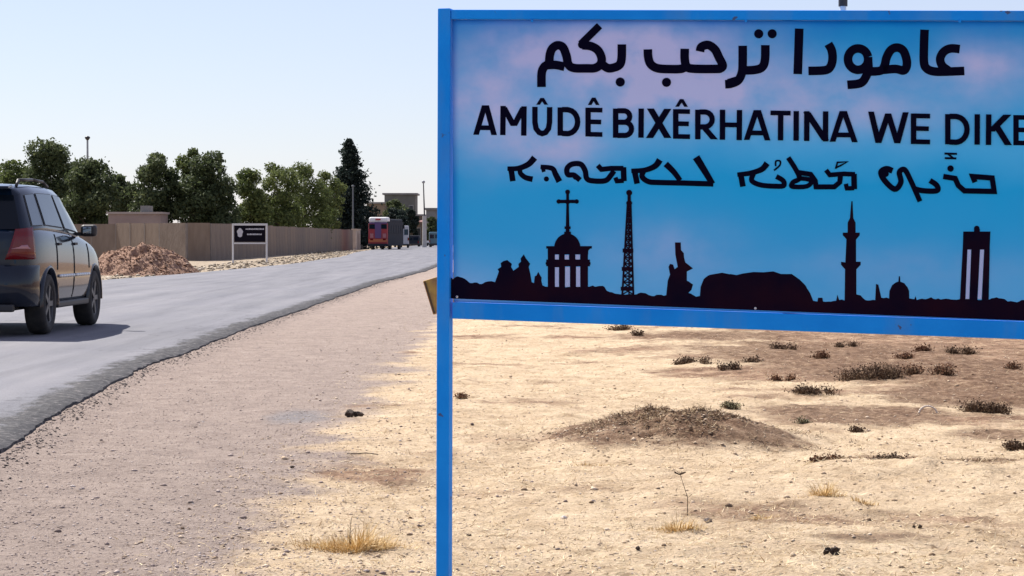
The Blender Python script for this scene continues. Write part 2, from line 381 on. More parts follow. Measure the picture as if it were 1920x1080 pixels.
# ------------------------------------------------------------------ trees
def leaf_mat(name, c0, c1, c2):
    m = bpy.data.materials.new(name); m.use_nodes = True
    n = m.node_tree.nodes; L = m.node_tree.links; b = n['Principled BSDF']; b.inputs['Roughness'].default_value = 0.7
    b.inputs['Specular IOR Level'].default_value = 0.2
    a = n.new('ShaderNodeAttribute'); a.attribute_name = 'tint'
    r = n.new('ShaderNodeValToRGB'); r.color_ramp.elements.new(0.5)
    for e, (p, c) in zip(r.color_ramp.elements, ((0, c0), (0.5, c1), (1, c2))): e.position = p; e.color = (*c, 1)
    L.new(a.outputs['Fac'], r.inputs[0]); L.new(r.outputs[0], b.inputs['Base Color'])
    tr = n.new('ShaderNodeBsdfTranslucent'); L.new(r.outputs[0], tr.inputs[0])
    mx = n.new('ShaderNodeMixShader'); mx.inputs[0].default_value = 0.35
    L.new(b.outputs[0], mx.inputs[1]); L.new(tr.outputs[0], mx.inputs[2]); L.new(mx.outputs[0], n['Material Output'].inputs[0])
    return m
M_pine = leaf_mat('pine_needles', (0.040, 0.055, 0.018), (0.105, 0.135, 0.042), (0.20, 0.225, 0.08))
M_pine2 = leaf_mat('dark_pine_needles', (0.032, 0.046, 0.022), (0.075, 0.098, 0.042), (0.15, 0.17, 0.075))
M_cyp = leaf_mat('conifer_needles', (0.012, 0.020, 0.018), (0.022, 0.034, 0.028), (0.04, 0.055, 0.042))
M_bark = mat('bark', (0.07, 0.05, 0.035), 0.95, var=(0.12, 0.09, 0.065), scale=6, bump=0.02, bscale=20)
def leaves(name, centers, normals, tints, size, m, parent, kind=None):
    n = len(centers); a = rng.normal(size=(n, 3)); a /= np.linalg.norm(a, axis=1)[:, None]
    a = a*0.75 + normals*0.5; a /= np.linalg.norm(a, axis=1)[:, None]
    t = np.cross(a, rng.normal(size=(n, 3))); t /= np.linalg.norm(t, axis=1)[:, None]; u = np.cross(a, t)
    s = size*(0.55 + 0.9*rng.random(n))[:, None]; e = (0.35 + 0.5*rng.random(n))[:, None]
    V = np.stack([centers - t*s, centers - u*s*e*0.8 + t*s*0.1, centers + t*s*1.1, centers + u*s*e], 1).reshape(-1, 3)
    me = bpy.data.meshes.new(name); me.vertices.add(4*n); me.vertices.foreach_set('co', V.ravel())
    me.loops.add(4*n); me.loops.foreach_set('vertex_index', np.arange(4*n))
    me.polygons.add(n); me.polygons.foreach_set('loop_start', np.arange(n)*4); me.polygons.foreach_set('loop_total', np.full(n, 4))
    at_ = me.attributes.new('tint', 'FLOAT', 'POINT'); at_.data.foreach_set('value', np.repeat(np.clip(tints, 0, 1), 4))
    me.update(calc_edges=True); me.materials.append(m)
    return link(name, me, parent)
def tree(px, Y, top, halfpx, name, label, m=None, seed=0, nl=15, N=6500, base=-0.05, low=0.16, cat='tree', group='trees behind the boundary wall', lean=0, leaf=0.105):
    rs = np.random.default_rng(seed + 100); m = m or M_pine
    if group: Y = max(Y, 18.8*F/(960 - px))
    X = at(px, Y); H = zat(top, Y) + 0.05; W = halfpx/F*Y*1.18
    root = empty(name, (X, Y, base), label=label, cat=cat, group=group)
    C = []; NN = []; T = []; lobes = []
    for k in range(nl):
        h = low + (0.93 - low)*((k + 0.5)/nl)**0.85 + rs.normal()*0.03
        prof = math.sin(math.pi*min(1, (h - low)/(1 - low)*0.72 + 0.24))**0.6
        a = k*2.4 + rs.random()*1.2; rr = W*prof*0.72*(0.45 + 0.7*rs.random())
        r = W*(0.28 + 0.24*rs.random())*(0.55 + 0.5*prof)
        lobes.append((np.array([math.cos(a)*rr + lean*h, math.sin(a)*rr, h*H]), r))
    lobes.append((np.array([lean, 0, H - W*0.28]), W*0.28)); lobes.append((np.array([0, 0, H*0.5]), W*0.55))
    for c, r in lobes:
        n = int(1.7*N*r*r/sum(q[1]**2 for q in lobes))
        v = rs.normal(size=(n, 3)); v /= np.linalg.norm(v, axis=1)[:, None]
        bump = 1 + 0.38*np.array([mnoise.noise(Vector(p)*2.3 + Vector((seed*3.1, r*9, 0))) for p in v])
        rad = r*bump*(0.50 + 0.56*rs.random(n)**0.6); sc = np.array([1, 1, 0.82])
        # ragged sprigs
        sp = rs.random(n) < 0.10; rad = np.where(sp, rad*1.28, rad)
        C.append(c + v*rad[:, None]*sc); NN.append(v)
        T.append(0.42 + 0.30*rs.normal(size=n)*0.6 + 0.25*(rs.random() - 0.5) + 0.12*v[:, 2])
    o = leaves('crown', np.concatenate(C), np.concatenate(NN), np.concatenate(T), leaf, m, root)
    b = MB(); b.tube((0, 0, -0.2), (lean*0.3, 0, H*0.45), 0.16, 0.10, 8); b.tube((lean*0.3, 0, H*0.45), (lean*0.8, 0, H*0.85), 0.10, 0.03, 6)
    for c, r in lobes[:-2:2]:
        b.tube((0, 0, max(0.6, c[2]*0.55)), tuple(c), 0.05, 0.015, 5, cap=False)
    b.build('trunk', M_bark, root, smooth=True)
    return root
tree(-35, 150, 300, 55, 'pine_tree', 'pine tree at the far left edge above the roof of the SUV', M_pine, 1)
tree(28, 156, 296, 48, 'pine_tree', 'broad low pine behind the dark SUV, left of the tallest left-hand pine', M_pine, 2)
tree(95, 150, 262, 52, 'pine_tree', 'tallest pine of the left-hand group, left of the thin pole', M_pine2, 3, nl=18, N=8000)
tree(172, 146, 296, 48, 'pine_tree', 'dark round pine standing in front of the thin pole', M_pine2, 4, N=7500)
tree(226, 158, 326, 28, 'pine_tree', 'small dark pine at the right end of the left-hand group, beside the sky gap', M_pine2, 5, N=4500)
tree(134, 160, 300, 40, 'pine_tree', 'dark pine wedged between the two big pines over the SUV', M_pine2, 15, N=5000)
tree(296, 140, 285, 44, 'pine_tree', 'pine with a knobbly top just right of the sky gap', M_pine2, 6, nl=17, N=8000)
tree(362, 150, 277, 30, 'pine_tree', 'slim spiky-topped pine between two broad pines left of the small black sign', M_pine, 7, N=5500)
tree(396, 140, 290, 52, 'pine_tree', 'broad dark pine directly behind the small black sign', M_pine2, 8, nl=18, N=9000)
tree(470, 150, 318, 34, 'pine_tree', 'low olive green pine right of the small black sign', M_pine, 9, N=5500)
tree(520, 156, 308, 42, 'pine_tree', 'olive green pine in the middle of the right-hand row', M_pine, 10, N=7000)
tree(572, 150, 306, 46, 'pine_tree', 'broad olive green pine near the right end of the row', M_pine, 11, nl=18, N=8000)
tree(613, 146, 322, 28, 'pine_tree', 'small olive pine touching the tall dark conifer', M_pine, 12, N=4500)
def conifer(px, Y, top, halfpx, label):
    rs = np.random.default_rng(55); X = at(px, Y); H = zat(top, Y) + 0.05; W = halfpx/F*Y
    root = empty('conifer_tree', (X, Y, -0.05), label=label, cat='tree')
    C = []; NN = []; T = []
    b = MB(); b.tube((0, 0, -0.2), (0, 0, H*0.6), 0.2, 0.1, 8); b.tube((0, 0, H*0.6), (0, 0, H*0.98), 0.1, 0.02, 6)
    for k in range(120):
        h = 0.04 + 0.96*(k/120)**0.9; a = k*2.399
        w = W*(1.45*(1 - h)**0.85 + 0.05)*(0.42 + 0.85*rs.random())
        if 0.60 < h < 0.66: w *= 0.7
        n = int(190*(0.35 + w/W)); t = rs.random(n)**0.6
        drop = -0.10*w*t
        p = np.stack([np.cos(a)*w*t, np.sin(a)*w*t, h*H + drop], 1) + rs.normal(size=(n, 3))*(0.10 + 0.13*w)*np.array([1, 1, 0.8])
        C.append(p); NN.append(np.tile([math.cos(a)*0.5, math.sin(a)*0.5, 0.6], (n, 1))); T.append(0.4 + 0.3*rs.normal(size=n))
        if k % 4 == 0: b.tube((0, 0, h*H), (math.cos(a)*w*0.8, math.sin(a)*w*0.8, h*H - 0.05), 0.035, 0.01, 4, cap=False)
    leaves('crown', np.concatenate(C), np.concatenate(NN), np.concatenate(T), 0.17, M_cyp, root)
    b.build('trunk', M_bark, root, smooth=True)
conifer(655, 245, 262, 45, 'tall dark pointed conifer at the far end of the wall')

# ------------------------------------------------------------------ poles
M_galv = mat('galvanised_steel', (0.24, 0.26, 0.28), 0.6, 0.2, var=(0.3, 0.32, 0.34), scale=3)
M_dark = mat('dark_steel', (0.03, 0.03, 0.035), 0.5, 0.2)
M_conc = mat('pole_concrete', (0.36, 0.35, 0.33), 0.9, var=(0.44, 0.43, 0.41), scale=3)
M_polegrey = mat('pole_grey_paint', (0.13, 0.145, 0.155), 0.7, spec=0.2)
def lamp_pole(px, Y, top, r, label, mp, mh, headr=0.24):
    H = zat(top, Y); root = empty('lamp_pole', (at(px, Y), Y, -0.05), label=label, cat='pole')
    b = MB(); b.tube((0, 0, 0), (0, 0, H - headr), r*1.25, r*0.8, 10); b.build('pole', mp, root, smooth=False)
    b = MB(); b.lathe([(0.001, H), (headr*0.6, H - headr*0.12), (headr, H - headr*0.55), (headr*0.75, H - headr), (headr*0.35, H - headr*1.5), (0.001, H - headr*1.55)], n=14); b.build('lamp_head', mh, root, smooth=True)
    return root
lamp_pole(165, 172, 254, 0.09, 'thin grey pole with a round head rising above the left-hand pines', M_galv, M_dark, 0.22)
lamp_pole(662, 236, 346, 0.085, 'slim grey lamp pole in front of the tall dark conifer', M_polegrey, M_polegrey, 0.18)
up = empty('utility_pole', (at(796, 262), 262, -0.05), label='tall pole with pale concrete foot just left of the blue sign post', cat='pole')
Hh = zat(338, 262)
b = MB(); b.tube((0, 0, 0), (0, 0, zat(404, 262)), 0.26, 0.22, 10); b.build('concrete_foot', M_conc, up)
b = MB(); b.tube((0, 0, zat(404, 262)), (-0.12, 0, Hh - 0.3), 0.09, 0.06, 8); b.build('mast', M_dark, up)
b = MB(); b.lathe([(0.001, 0.3), (0.14, 0.28), (0.2, 0.15), (0.14, 0), (0.001, -0.02)], n=12); b.build('lamp_head', M_galv, up, smooth=True, loc=(-0.12, 0, Hh - 0.3))

# ------------------------------------------------------------------ distant buildings
def building(name, px0, px1, Y, top, depth, m, label, floors=2, slab=True, wins=(), base=-0.1):
    x0, x1 = at(px0, Y), at(px1, Y); H = zat(top, Y); W = x1 - x0
    root = empty(name, ((x0+x1)/2, Y, base), label=label, cat='building')
    b = MB(); b.box((0, depth/2, H/2), (W, depth, H)); b.build('wall', m, root)
    if slab: b = MB(); b.box((0, depth/2, H + 0.14), (W + 0.7, depth + 0.7, 0.28)); b.build('roof', M_roof, root)
    for wx, wz, ww, wh in wins:
        b = MB(); b.box((wx*W, -0.03, wz*H), (ww, 0.1, wh)); f = b.build('window', M_frame, root)
        b = MB(); b.box((wx*W, -0.09, wz*H), (ww - 0.16, 0.04, wh - 0.16)); b.build('pane', M_win, f)
    return root, W, H
M_roof = mat('roof_slab_grey', (0.16, 0.155, 0.145), 0.9, var=(0.22, 0.21, 0.2), scale=1)
M_frame = mat('window_frame', (0.35, 0.33, 0.3), 0.7)
M_oliveb = mat('olive_grey_render', (0.12, 0.12, 0.10), 0.9, var=(0.16, 0.155, 0.13), scale=0.5)
M_brownb = mat('brown_block', (0.20, 0.155, 0.11), 0.9, var=(0.15, 0.11, 0.08), scale=0.8)
M_white = mat('white_paint', (0.75, 0.74, 0.72), 0.5, var=(0.68, 0.67, 0.65), scale=2)
M_awn = mat('awning_sheet', (0.32, 0.17, 0.15), 0.7)
r1, W1, H1 = building('flat_roof_building', 721, 779, 380, 364, 9, M_oliveb, 'grey two storey building with overhanging flat roof behind the red bus', wins=((-0.28, 0.72, 1.0, 1.2), (0.05, 0.72, 1.0, 1.2), (0.36, 0.72, 0.8, 1.2), (-0.28, 0.25, 1.3, 1.9), (0.25, 0.25, 1.6, 2.1)))
r2, W2, H2 = building('brown_building', 688, 721, 372, 381, 8, M_brownb, 'low brown building between the tall conifer and the grey flat roofed building', wins=((0.0, 0.55, 0.9, 1.1),))
r3, W3, H3 = building('shop_building', 768, 792, 330, 404, 8, M_brownb, 'small roadside shop with dark doorway and sagging awning, left of the utility pole', wins=((-0.25, 0.4, 0.5, 1.6), (0.22, 0.4, 0.6, 1.9)))
b = MB(); b.box((-0.1, -1.0, H3*0.84), (W3*1.15, 2.0, 0.12), M=Matrix.Rotation(R(9), 3, 'X')); b.build('awning', M_awn, r3)
for sx in (-0.9, 0.8): b = MB(); b.tube((sx, -1.8, 0), (sx, -1.8, H3*0.79), 0.05, n=6); b.build('awning_post', M_dark, r3)
r4, W4, H4 = building('grey_building', 799, 872, 350, 392, 10, M_greyb, 'grey flat roofed building partly hidden by the blue sign post', wins=((-0.40, 0.7, 0.7, 1.0), (-0.1, 0.7, 1.0, 1.0), (0.3, 0.7, 1.0, 1.0)))
tree(741, 345, 372, 22, 'pine_tree', 'small dark tree in front of the grey two storey building', M_pine2, 21, N=3500, group=None, leaf=0.2)
tree(741, 290, 392, 20, 'pine_tree', 'dark bush-like tree right above the red bus', M_cyp, 22, N=5500, group=None, leaf=0.16, low=0.2)
tree(811, 300, 406, 11, 'pine_tree', 'dark green tree squeezed between utility pole and blue sign post', M_pine2, 23, N=3000, group=None, leaf=0.16)
tree(752, 264, 404, 13, 'pine_tree', 'dark bushy tree rising behind the front of the maroon bus', M_cyp, 31, N=3500, group=None, leaf=0.14, low=0.2)
tree(772, 320, 392, 12, 'pine_tree', 'small dark tree beside the roadside shop, above the pale grey van', M_cyp, 24, N=2500, group=None, leaf=0.16, low=0.3)

# ------------------------------------------------------------------ vehicles: common wheel
M_tyre = mat('tyre_rubber', (0.018, 0.018, 0.019), 0.85, var=(0.04, 0.037, 0.034), scale=12, bump=0.004, bscale=60)
M_rim = mat('alloy_rim', (0.12, 0.12, 0.125), 0.5, 0.5)
M_glass = mat('tinted_glass', (0.008, 0.014, 0.024), 0.04, spec=0.5)
M_glass.node_tree.nodes['Principled BSDF'].inputs['Specular Tint'].default_value = (0.55, 0.78, 1.0, 1)  # blue of the sky put into the glass reflections
M_glassd = mat('dark_rear_glass', (0.006, 0.009, 0.014), 0.12, spec=0.18)
M_blackp = mat('black_plastic', (0.02, 0.02, 0.022), 0.55)
M_chrome = mat('brushed_trim', (0.5, 0.5, 0.52), 0.28, 0.9)
M_red = mat('red_lens', (0.13, 0.002, 0.004), 0.18, spec=0.4, coat=0.15)
M_clear = mat('clear_lens', (0.36, 0.15, 0.17), 0.15, coat=0.5)
M_orange = mat('orange_lens', (0.55, 0.16, 0.02), 0.2)
def wheel(parent, loc, r=0.372, w=0.255, side=1, simple=False):
    b = MB(); h = w/2
    b.lathe([(r*0.62, -h*0.9), (r*0.86, -h), (r*0.96, -h*0.86), (r, -h*0.55), (r, h*0.55), (r*0.96, h*0.86), (r*0.86, h), (r*0.62, h*0.9)], n=16 if simple else 40, axis='X', close=True)
    t = MB.build(b, 'wheel', M_tyre, parent, smooth=True, loc=loc)
    b = MB(); s = side
    b.lathe([(0.001, s*h*0.35), (r*0.58, s*h*0.30), (r*0.60, s*h*0.85), (r*0.65, s*h*0.9)], n=16 if simple else 32, axis='X')
    b.cur = 0
    for k in range(5 if not simple else 0):
        a = k*2*math.pi/5
        b.box((s*h*0.68, math.cos(a)*r*0.32, math.sin(a)*r*0.32), (0.04, r*0.60, r*0.17), M=Matrix.Rotation(a, 3, 'X'))
    b.lathe([(0.001, s*h*0.88), (r*0.12, s*h*0.86), (r*0.15, s*h*0.6)], n=14, axis='X')
    b.build('rim', M_rim, t, smooth=False)
    return t
def seg_lerp(st, y, k):
    ys_ = [q[0] for q in st]; return float(np.interp(y, ys_, [q[k] for q in st]))

# ------------------------------------------------------------------ the dark SUV
def make_suv():
    RY = 26.45
    root = empty('suv_car', (-6.60, RY, 0.018), label='dark blue-black SUV driving away on the road at the left edge', cat='car')
    root.rotation_euler.z = R(-0.5)
    paint = mat('dark_blue_paint', (0.003, 0.009, 0.021), 0.14, 0.0, var=(0.005, 0.014, 0.030), scale=2.0, coat=0.5, spec=0.10)
    # dust towards the sills is real dirt on the lower doors
    n = nt(paint).nodes; L = nt(paint).links; bs = n['Principled BSDF']
    tc = n.new('ShaderNodeTexCoord'); sp = n.new('ShaderNodeSeparateXYZ'); L.new(tc.outputs['Object'], sp.inputs[0])
    nz = n.new('ShaderNodeTexNoise'); nz.inputs['Scale'].default_value = 5; L.new(tc.outputs['Object'], nz.inputs[0])
    mr = n.new('ShaderNodeMapRange'); mr.inputs[1].default_value = 1.0; mr.inputs[2].default_value = 0.35; mr.inputs[3].default_value = 0.0; mr.inputs[4].default_value = 0.30
    L.new(sp.outputs[2], mr.inputs[0]); mu = n.new('ShaderNodeMath'); mu.operation = 'MULTIPLY'; L.new(mr.outputs[0], mu.inputs[0]); L.new(nz.outputs[0], mu.inputs[1])
    mx = n.new('ShaderNodeMix'); mx.data_type = 'RGBA'; old = bs.inputs['Base Color'].links[0].from_socket
    L.new(mu.outputs[0], mx.inputs[0]); L.new(old, mx.inputs[6]); mx.inputs[7].default_value = (0.10, 0.08, 0.065, 1); L.new(mx.outputs[2], bs.inputs['Base Color'])
    #      y    zb    zt    w
    ST = [(0.00, 0.50, 1.20, 0.66), (0.05, 0.42, 1.25, 0.80), (0.16, 0.37, 1.29, 0.885), (0.45, 0.34, 1.315, 0.935), (0.95, 0.33, 1.31, 0.955), (1.6, 0.32, 1.29, 0.955), (2.4, 0.32, 1.26, 0.955),
          (3.1, 0.32, 1.21, 0.955), (3.45, 0.33, 1.17, 0.95), (3.9, 0.34, 1.11, 0.945), (4.3, 0.35, 1.02, 0.92), (4.55, 0.38, 0.90, 0.84), (4.66, 0.46, 0.76, 0.70)]
    b = MB(); rings = []
    for y, zb, zt, w in ST:
        sh = min(0.05, (zt - zb)*0.1)
        half = [(0, zb), (w - 0.14, zb), (w - 0.035, zb + 0.05), (w - 0.005, zb + (zt-zb)*0.28), (w, zb + (zt-zb)*0.55), (w - 0.015, zb + (zt-zb)*0.80), (w - 0.06, zt - sh*0.5), (w - 0.15, zt + 0.004), (w*0.5, zt + 0.02), (0, zt + 0.03)]
        ring = [(x, y, z) for x, z in half] + [(-x, y, z) for x, z in half[-2:0:-1]]
        rings.append(ring)
    m_ = len(rings[0]); V = [p for r in rings for p in r]; Fc = []
    for j in range(len(rings)-1):
        for i in range(m_): Fc.append((j*m_+i, j*m_+(i+1) % m_, (j+1)*m_+(i+1) % m_, (j+1)*m_+i))
    Fc.append(tuple(range(m_-1, -1, -1))); Fc.append(tuple((len(rings)-1)*m_ + i for i in range(m_)))
    b.add(V, Fc)
    me = b.mesh('body', [paint, M_blackp]); tmp = bpy.data.objects.new('tmp_body', me); col.objects.link(tmp)
    bm = bmesh.new(); bm.from_mesh(me); bmesh.ops.recalc_face_normals(bm, faces=bm.faces); bm.to_mesh(me); bm.free()
    sb = tmp.modifiers.new('s', 'SUBSURF'); sb.levels = 2; sb.render_levels = 2
    cutters = []
    for cy in (0.93, 3.78):
        for s in (-1, 1):
            cb = MB(); cb.tube((s*0.58, cy, 0.375), (s*1.2, cy, 0.375), 0.435, n=40)
            cb.box((s*0.89, cy, 0.1), (0.62, 0.80, 0.5))
            for q in ('cyl',):
                pass
            cb2 = MB(); cb2.tube((s*0.58, cy, 0.375), (s*1.2, cy, 0.375), 0.435, n=40)
            cm = cb2.mesh('cut', [paint, M_blackp]); 
            for p in cm.polygons: p.material_index = 1
            bm = bmesh.new(); bm.from_mesh(cm); bmesh.ops.recalc_face_normals(bm, faces=bm.faces); bm.to_mesh(cm); bm.free()
            co = bpy.data.objects.new('cut', cm); col.objects.link(co); cutters.append(co)
            bo = tmp.modifiers.new('b', 'BOOLEAN'); bo.operation = 'DIFFERENCE'; bo.object = co; bo.solver = 'EXACT'
    dg = bpy.context.evaluated_depsgraph_get(); dg.update()
    me2 = bpy.data.meshes.new_from_object(tmp.evaluated_get(dg)); me2.name = 'body'
    for o in cutters + [tmp]: bpy.data.objects.remove(o)
    body = link('body', me2, root)
    from mathutils.bvhtree import BVHTree
    bvh = BVHTree.FromPolygons([v.co for v in me2.vertices], [tuple(p.vertices) for p in me2.polygons])
    for p in me2.polygons: p.use_smooth = (p.material_index == 0)
    # arch lips
    for cy in (0.93, 3.78):
        for s in (-1, 1):
            ab = MB(); pts = []
            for k in range(0, 21):
                a = R(-4) + k*R(188)/20
                pts.append((math.cos(a), math.sin(a)))
            w = seg_lerp(ST, cy, 3)
            V = []; Fq = []
            for c, sn in pts:
                for rr, xx in ((0.43, w - 0.09), (0.432, w + 0.004), (0.45, w + 0.007), (0.475, w - 0.03)):
                    V.append((s*xx, cy + c*rr, 0.375 + sn*rr))
            for k in range(20):
                for j in range(3):
                    q = (k*4+j, k*4+j+1, (k+1)*4+j+1, (k+1)*4+j); Fq.append(q if s > 0 else q[::-1])
            ab.add(V, Fq); ab.build('wheel_arch', paint, root, smooth=True)
    # greenhouse
    #       ybase  ytop  zbelt  zroof wb    wt
    GH = [(0.10, 0.34, 1.27, 1.775, 0.80, 0.655), (0.22, 0.42, 1.29, 1.79, 0.865, 0.69), (1.0, 1.05, 1.30, 1.825, 0.895, 0.71), (1.9, 1.8, 1.27, 1.83, 0.90, 0.715), (2.8, 2.35, 1.22, 1.81, 0.895, 0.70), (3.30, 2.62, 1.17, 1.775, 0.86, 0.66), (3.42, 2.72, 1.155, 1.74, 0.78, 0.60)]
    b = MB(); rings = []
    for yb, yt, zb, zr, wb, wt in GH:
        half = [(0, yb, zb - 0.05), (wb, yb, zb - 0.03), (wb*0.62 + wt*0.38, yb*0.6+yt*0.4, zb*0.6 + (zr-0.07)*0.4), (wt + 0.025, yb*0.08+yt*0.92, zr - 0.085), (wt - 0.03, yt, zr - 0.025), (wt - 0.16, yt, zr + 0.005), (0, yt, zr + 0.03)]
        rings.append(half + [(-x, y, z) for x, y, z in half[-2:0:-1]])
    m_ = len(rings[0]); V = [p for r in rings for p in r]; Fc = []
    for j in range(len(rings)-1):
        for i in range(m_): Fc.append((j*m_+i, j*m_+(i+1) % m_, (j+1)*m_+(i+1) % m_, (j+1)*m_+i))
    Fc.append(tuple(range(m_-1, -1, -1))); Fc.append(tuple((len(rings)-1)*m_ + i for i in range(m_)))
    b.add(V, Fc); cab = b.build('cabin', paint, root, smooth=True)
    bm = bmesh.new(); bm.from_mesh(cab.data); bmesh.ops.recalc_face_normals(bm, faces=bm.faces); bm.to_mesh(cab.data); bm.free()
    md = cab.modifiers.new('bevel', 'BEVEL'); md.width = 0.03; md.segments = 3; md.limit_method = 'ANGLE'; md.angle_limit = R(35)
    def side(a, bb, s=1, off=0.012):
        t = a*(len(GH)-1); i = min(int(t), len(GH)-2); f = t - i
        q = [GH[i][k]*(1-f) + GH[i+1][k]*f for k in range(6)]
        yb, yt, zb, zr, wb, wt = q
        if bb < 0.4: u = bb/0.4; p0 = (wb, yb, zb-0.03); p1 = (wb*0.62+wt*0.38, yb*0.6+yt*0.4, zb*0.6+(zr-0.07)*0.4)
        else: u = (bb-0.4)/0.6; p0 = (wb*0.62+wt*0.38, yb*0.6+yt*0.4, zb*0.6+(zr-0.07)*0.4); p1 = (wt+0.025, yb*0.08+yt*0.92, zr-0.085)
        p = [p0[k]*(1-u)+p1[k]*u for k in range(3)]
        return (s*(p[0] + off), p[1], p[2] + off*0.3)
    for s in (-1, 1):
        for a0, a1, nm in ((0.185, 0.30, 'window'), (0.318, 0.515, 'window'), (0.532, 0.80, 'window')):
            for off, m, g0, nm2 in ((0.006, M_blackp, 0.0, 'window_frame'), (0.012, M_glass, 0.008, nm)):
                b = MB(); V = []; na, nb = 6, 6
                for i in range(na+1):
                    for j in range(nb+1):
                        a = a0 + g0 + (a1 - a0 - 2*g0)*i/na; bb = 0.10 + g0*2.5 + (0.86 - g0*5)*j/nb
                        V.append(side(a, bb, s, off))
                fs = [(i*(nb+1)+j, (i+1)*(nb+1)+j, (i+1)*(nb+1)+j+1, i*(nb+1)+j+1) for i in range(na) for j in range(nb)]
                if s < 0: fs = [f[::-1] for f in fs]
                b.add(V, fs)
                if nm2 == 'window_frame': fr = b.build(nm2, m, root, smooth=True)
                else: b.build(nm, m, root, smooth=True)
    # rear screen
    g = GH[0]
    def rear(u, v, off=0.014):
        yb, yt, zb, zr, wb, wt = g; w = wb*(1-v)+wt*v
        return (u*w, yb*(1-v)+yt*v - off, zb + 0.0 + (zr-0.04-zb)*v)
    b = MB(); q = [rear(-0.97, 0.02), rear(0.97, 0.02), rear(0.97, 0.90), rear(-0.97, 0.90)]; b.poly(q); b.build('rear_window', M_glassd, root)
    b = MB(); b.box((0, 0.27, 1.785), (1.24, 0.22, 0.035), M=Matrix.Rotation(R(6), 3, 'X')); b.build('roof_spoiler', paint, root, bevel=0.012)
    b = MB(); b.poly([(x, y - 0.0, z) for x, y, z in [(-0.62, 3.44, 1.20), (-0.56, 2.76, 1.72), (0.56, 2.76, 1.72), (0.62, 3.44, 1.20)]]); b.build('windscreen', M_glass, root)
    # tail lights wrap the corner: built on the body corner curve
    for s in (-1, 1):
        def corner(t, z, off):
            pts = [(0.52, 0.004), (0.66, 0.01), (0.76, 0.055), (0.845, 0.13), (0.893, 0.25), (0.915, 0.36)]
            u = t*(len(pts)-1); i = min(int(u), len(pts)-2); f = u - i
            x = pts[i][0]*(1-f)+pts[i+1][0]*f; y = pts[i][1]*(1-f)+pts[i+1][1]*f
            ins = 0.0 if z < 1.1 else (z-1.1)*0.12
            n = Vector((0.25 + t*0.9, -1 + t*0.8, 0)).normalized()
            return (s*(x - ins*0.6 + n.x*off), y + ins*0.6 + n.y*off, z)
        def lens(name, t0, t1, z0, z1, off, m, par):
            b = MB(); V = []; na, nb = 10, 4
            for i in range(na+1):
                for j in range(nb+1):
                    vv = j/nb; t = (t0 + 0.22*vv) + ((t1 - 0.08*vv) - (t0 + 0.22*vv))*i/na; z = z0+(z1-z0)*vv
                    V.append(corner(t, z + (0.05*(t-t0) if j == nb else 0), off))
            fs = [(i*(nb+1)+j, (i+1)*(nb+1)+j, (i+1)*(nb+1)+j+1, i*(nb+1)+j+1) for i in range(na) for j in range(nb)]
            if s < 0: fs = [f[::-1] for f in fs]
            b.add(V, fs); o = b.build(name, m, par, smooth=True)
            md = o.modifiers.new('sol', 'SOLIDIFY'); md.thickness = 0.03; md.offset = -1
            return o
        tl = lens('tail_light', 0.12, 0.86, 0.92, 1.27, 0.022, M_red, root)
        lens('reversing_lens', 0.22, 0.66, 1.045, 1.075, 0.030, M_clear, tl)
    # bumpers, sills, trims
    b = MB(); V = []
    prof = [(-0.93, 0.42), (-0.90, 0.12), (-0.78, -0.02), (-0.5, -0.07), (0, -0.085), (0.5, -0.07), (0.78, -0.02), (0.90, 0.12), (0.93, 0.42)]
    for x, y in prof:
        for zz, o in ((0.36, 0.10), (0.42, 0.02), (0.60, 0.0), (0.80, 0.01), (0.85, 0.06)): V.append((x*(1-o*0.08), y + o, zz))
    fs = [(i*5+j, (i+1)*5+j, (i+1)*5+j+1, i*5+j+1) for i in range(8) for j in range(4)]
    b.add(V, fs); b.build('rear_bumper', paint, root, smooth=True)
    b = MB(); b.box((0, -0.035, 0.345), (1.45, 0.12, 0.09)); b.build('bumper_skirt', M_blackp, root, bevel=0.02)
    b = MB(); b.box((0, -0.10, 0.92), (0.52, 0.02, 0.12)); b.box((0, 0.0, 0.92), (0.5, 0.19, 0.1)); b.build('number_plate', M_white, root, bevel=0.004)
    b = MB(); b.tube((-0.55, -0.06, 0.31), (-0.55, 0.3, 0.31), 0.035, n=14); b.build('exhaust_pipe', M_chrome, root)
    for s in (-1, 1):
        def skin(y, z, off=0.0, s=s):
            hit = bvh.ray_cast(Vector((s*2.0, y, z)), Vector((-s, 0, 0)))
            return Vector(((hit[0].x if hit[0] is not None else s*0.95) + s*off, y, z))
        def strip(name, pts, r_, m):
            b = MB(); P = [skin(y, z, r_*0.35) for y, z in pts]
            for a_, c_ in zip(P[:-1], P[1:]): b.tube(a_, c_, r_, n=6)
            return b.build(name, m, root, smooth=True)
        strip('door_moulding', [(y, 0.70) for y in np.linspace(1.42, 2.30, 7)], 0.022, M_chrome); strip('door_moulding', [(y, 0.70) for y in np.linspace(2.40, 3.28, 7)], 0.022, M_chrome)
        b = MB(); b.box((s*0.90, 2.36, 0.345), (0.10, 1.9, 0.08)); b.build('side_sill', M_blackp, root, bevel=0.02)
        for yy in (1.50, 2.50):
            pz = skin(yy, 1.10, 0.012); b = MB(); b.box(pz, (0.035, 0.17, 0.032)); b.build('door_handle', M_blackp, root, bevel=0.01)
        for yy, z0 in ((1.34, 0.78), (2.34, 0.42), (3.34, 0.78)):
            strip('door_gap', [(yy + (0.03*math.sin((z-z0)*2.2)), z) for z in np.linspace(z0, 1.22 if yy < 3 else 1.10, 9)], 0.007, M_blackp)
        # mirror
        b = MB(); b.box((s*1.05, 2.83, 1.27), (0.21, 0.12, 0.155)); mr_ = b.build('side_mirror', M_blackp, root, bevel=0.045, seg=4)
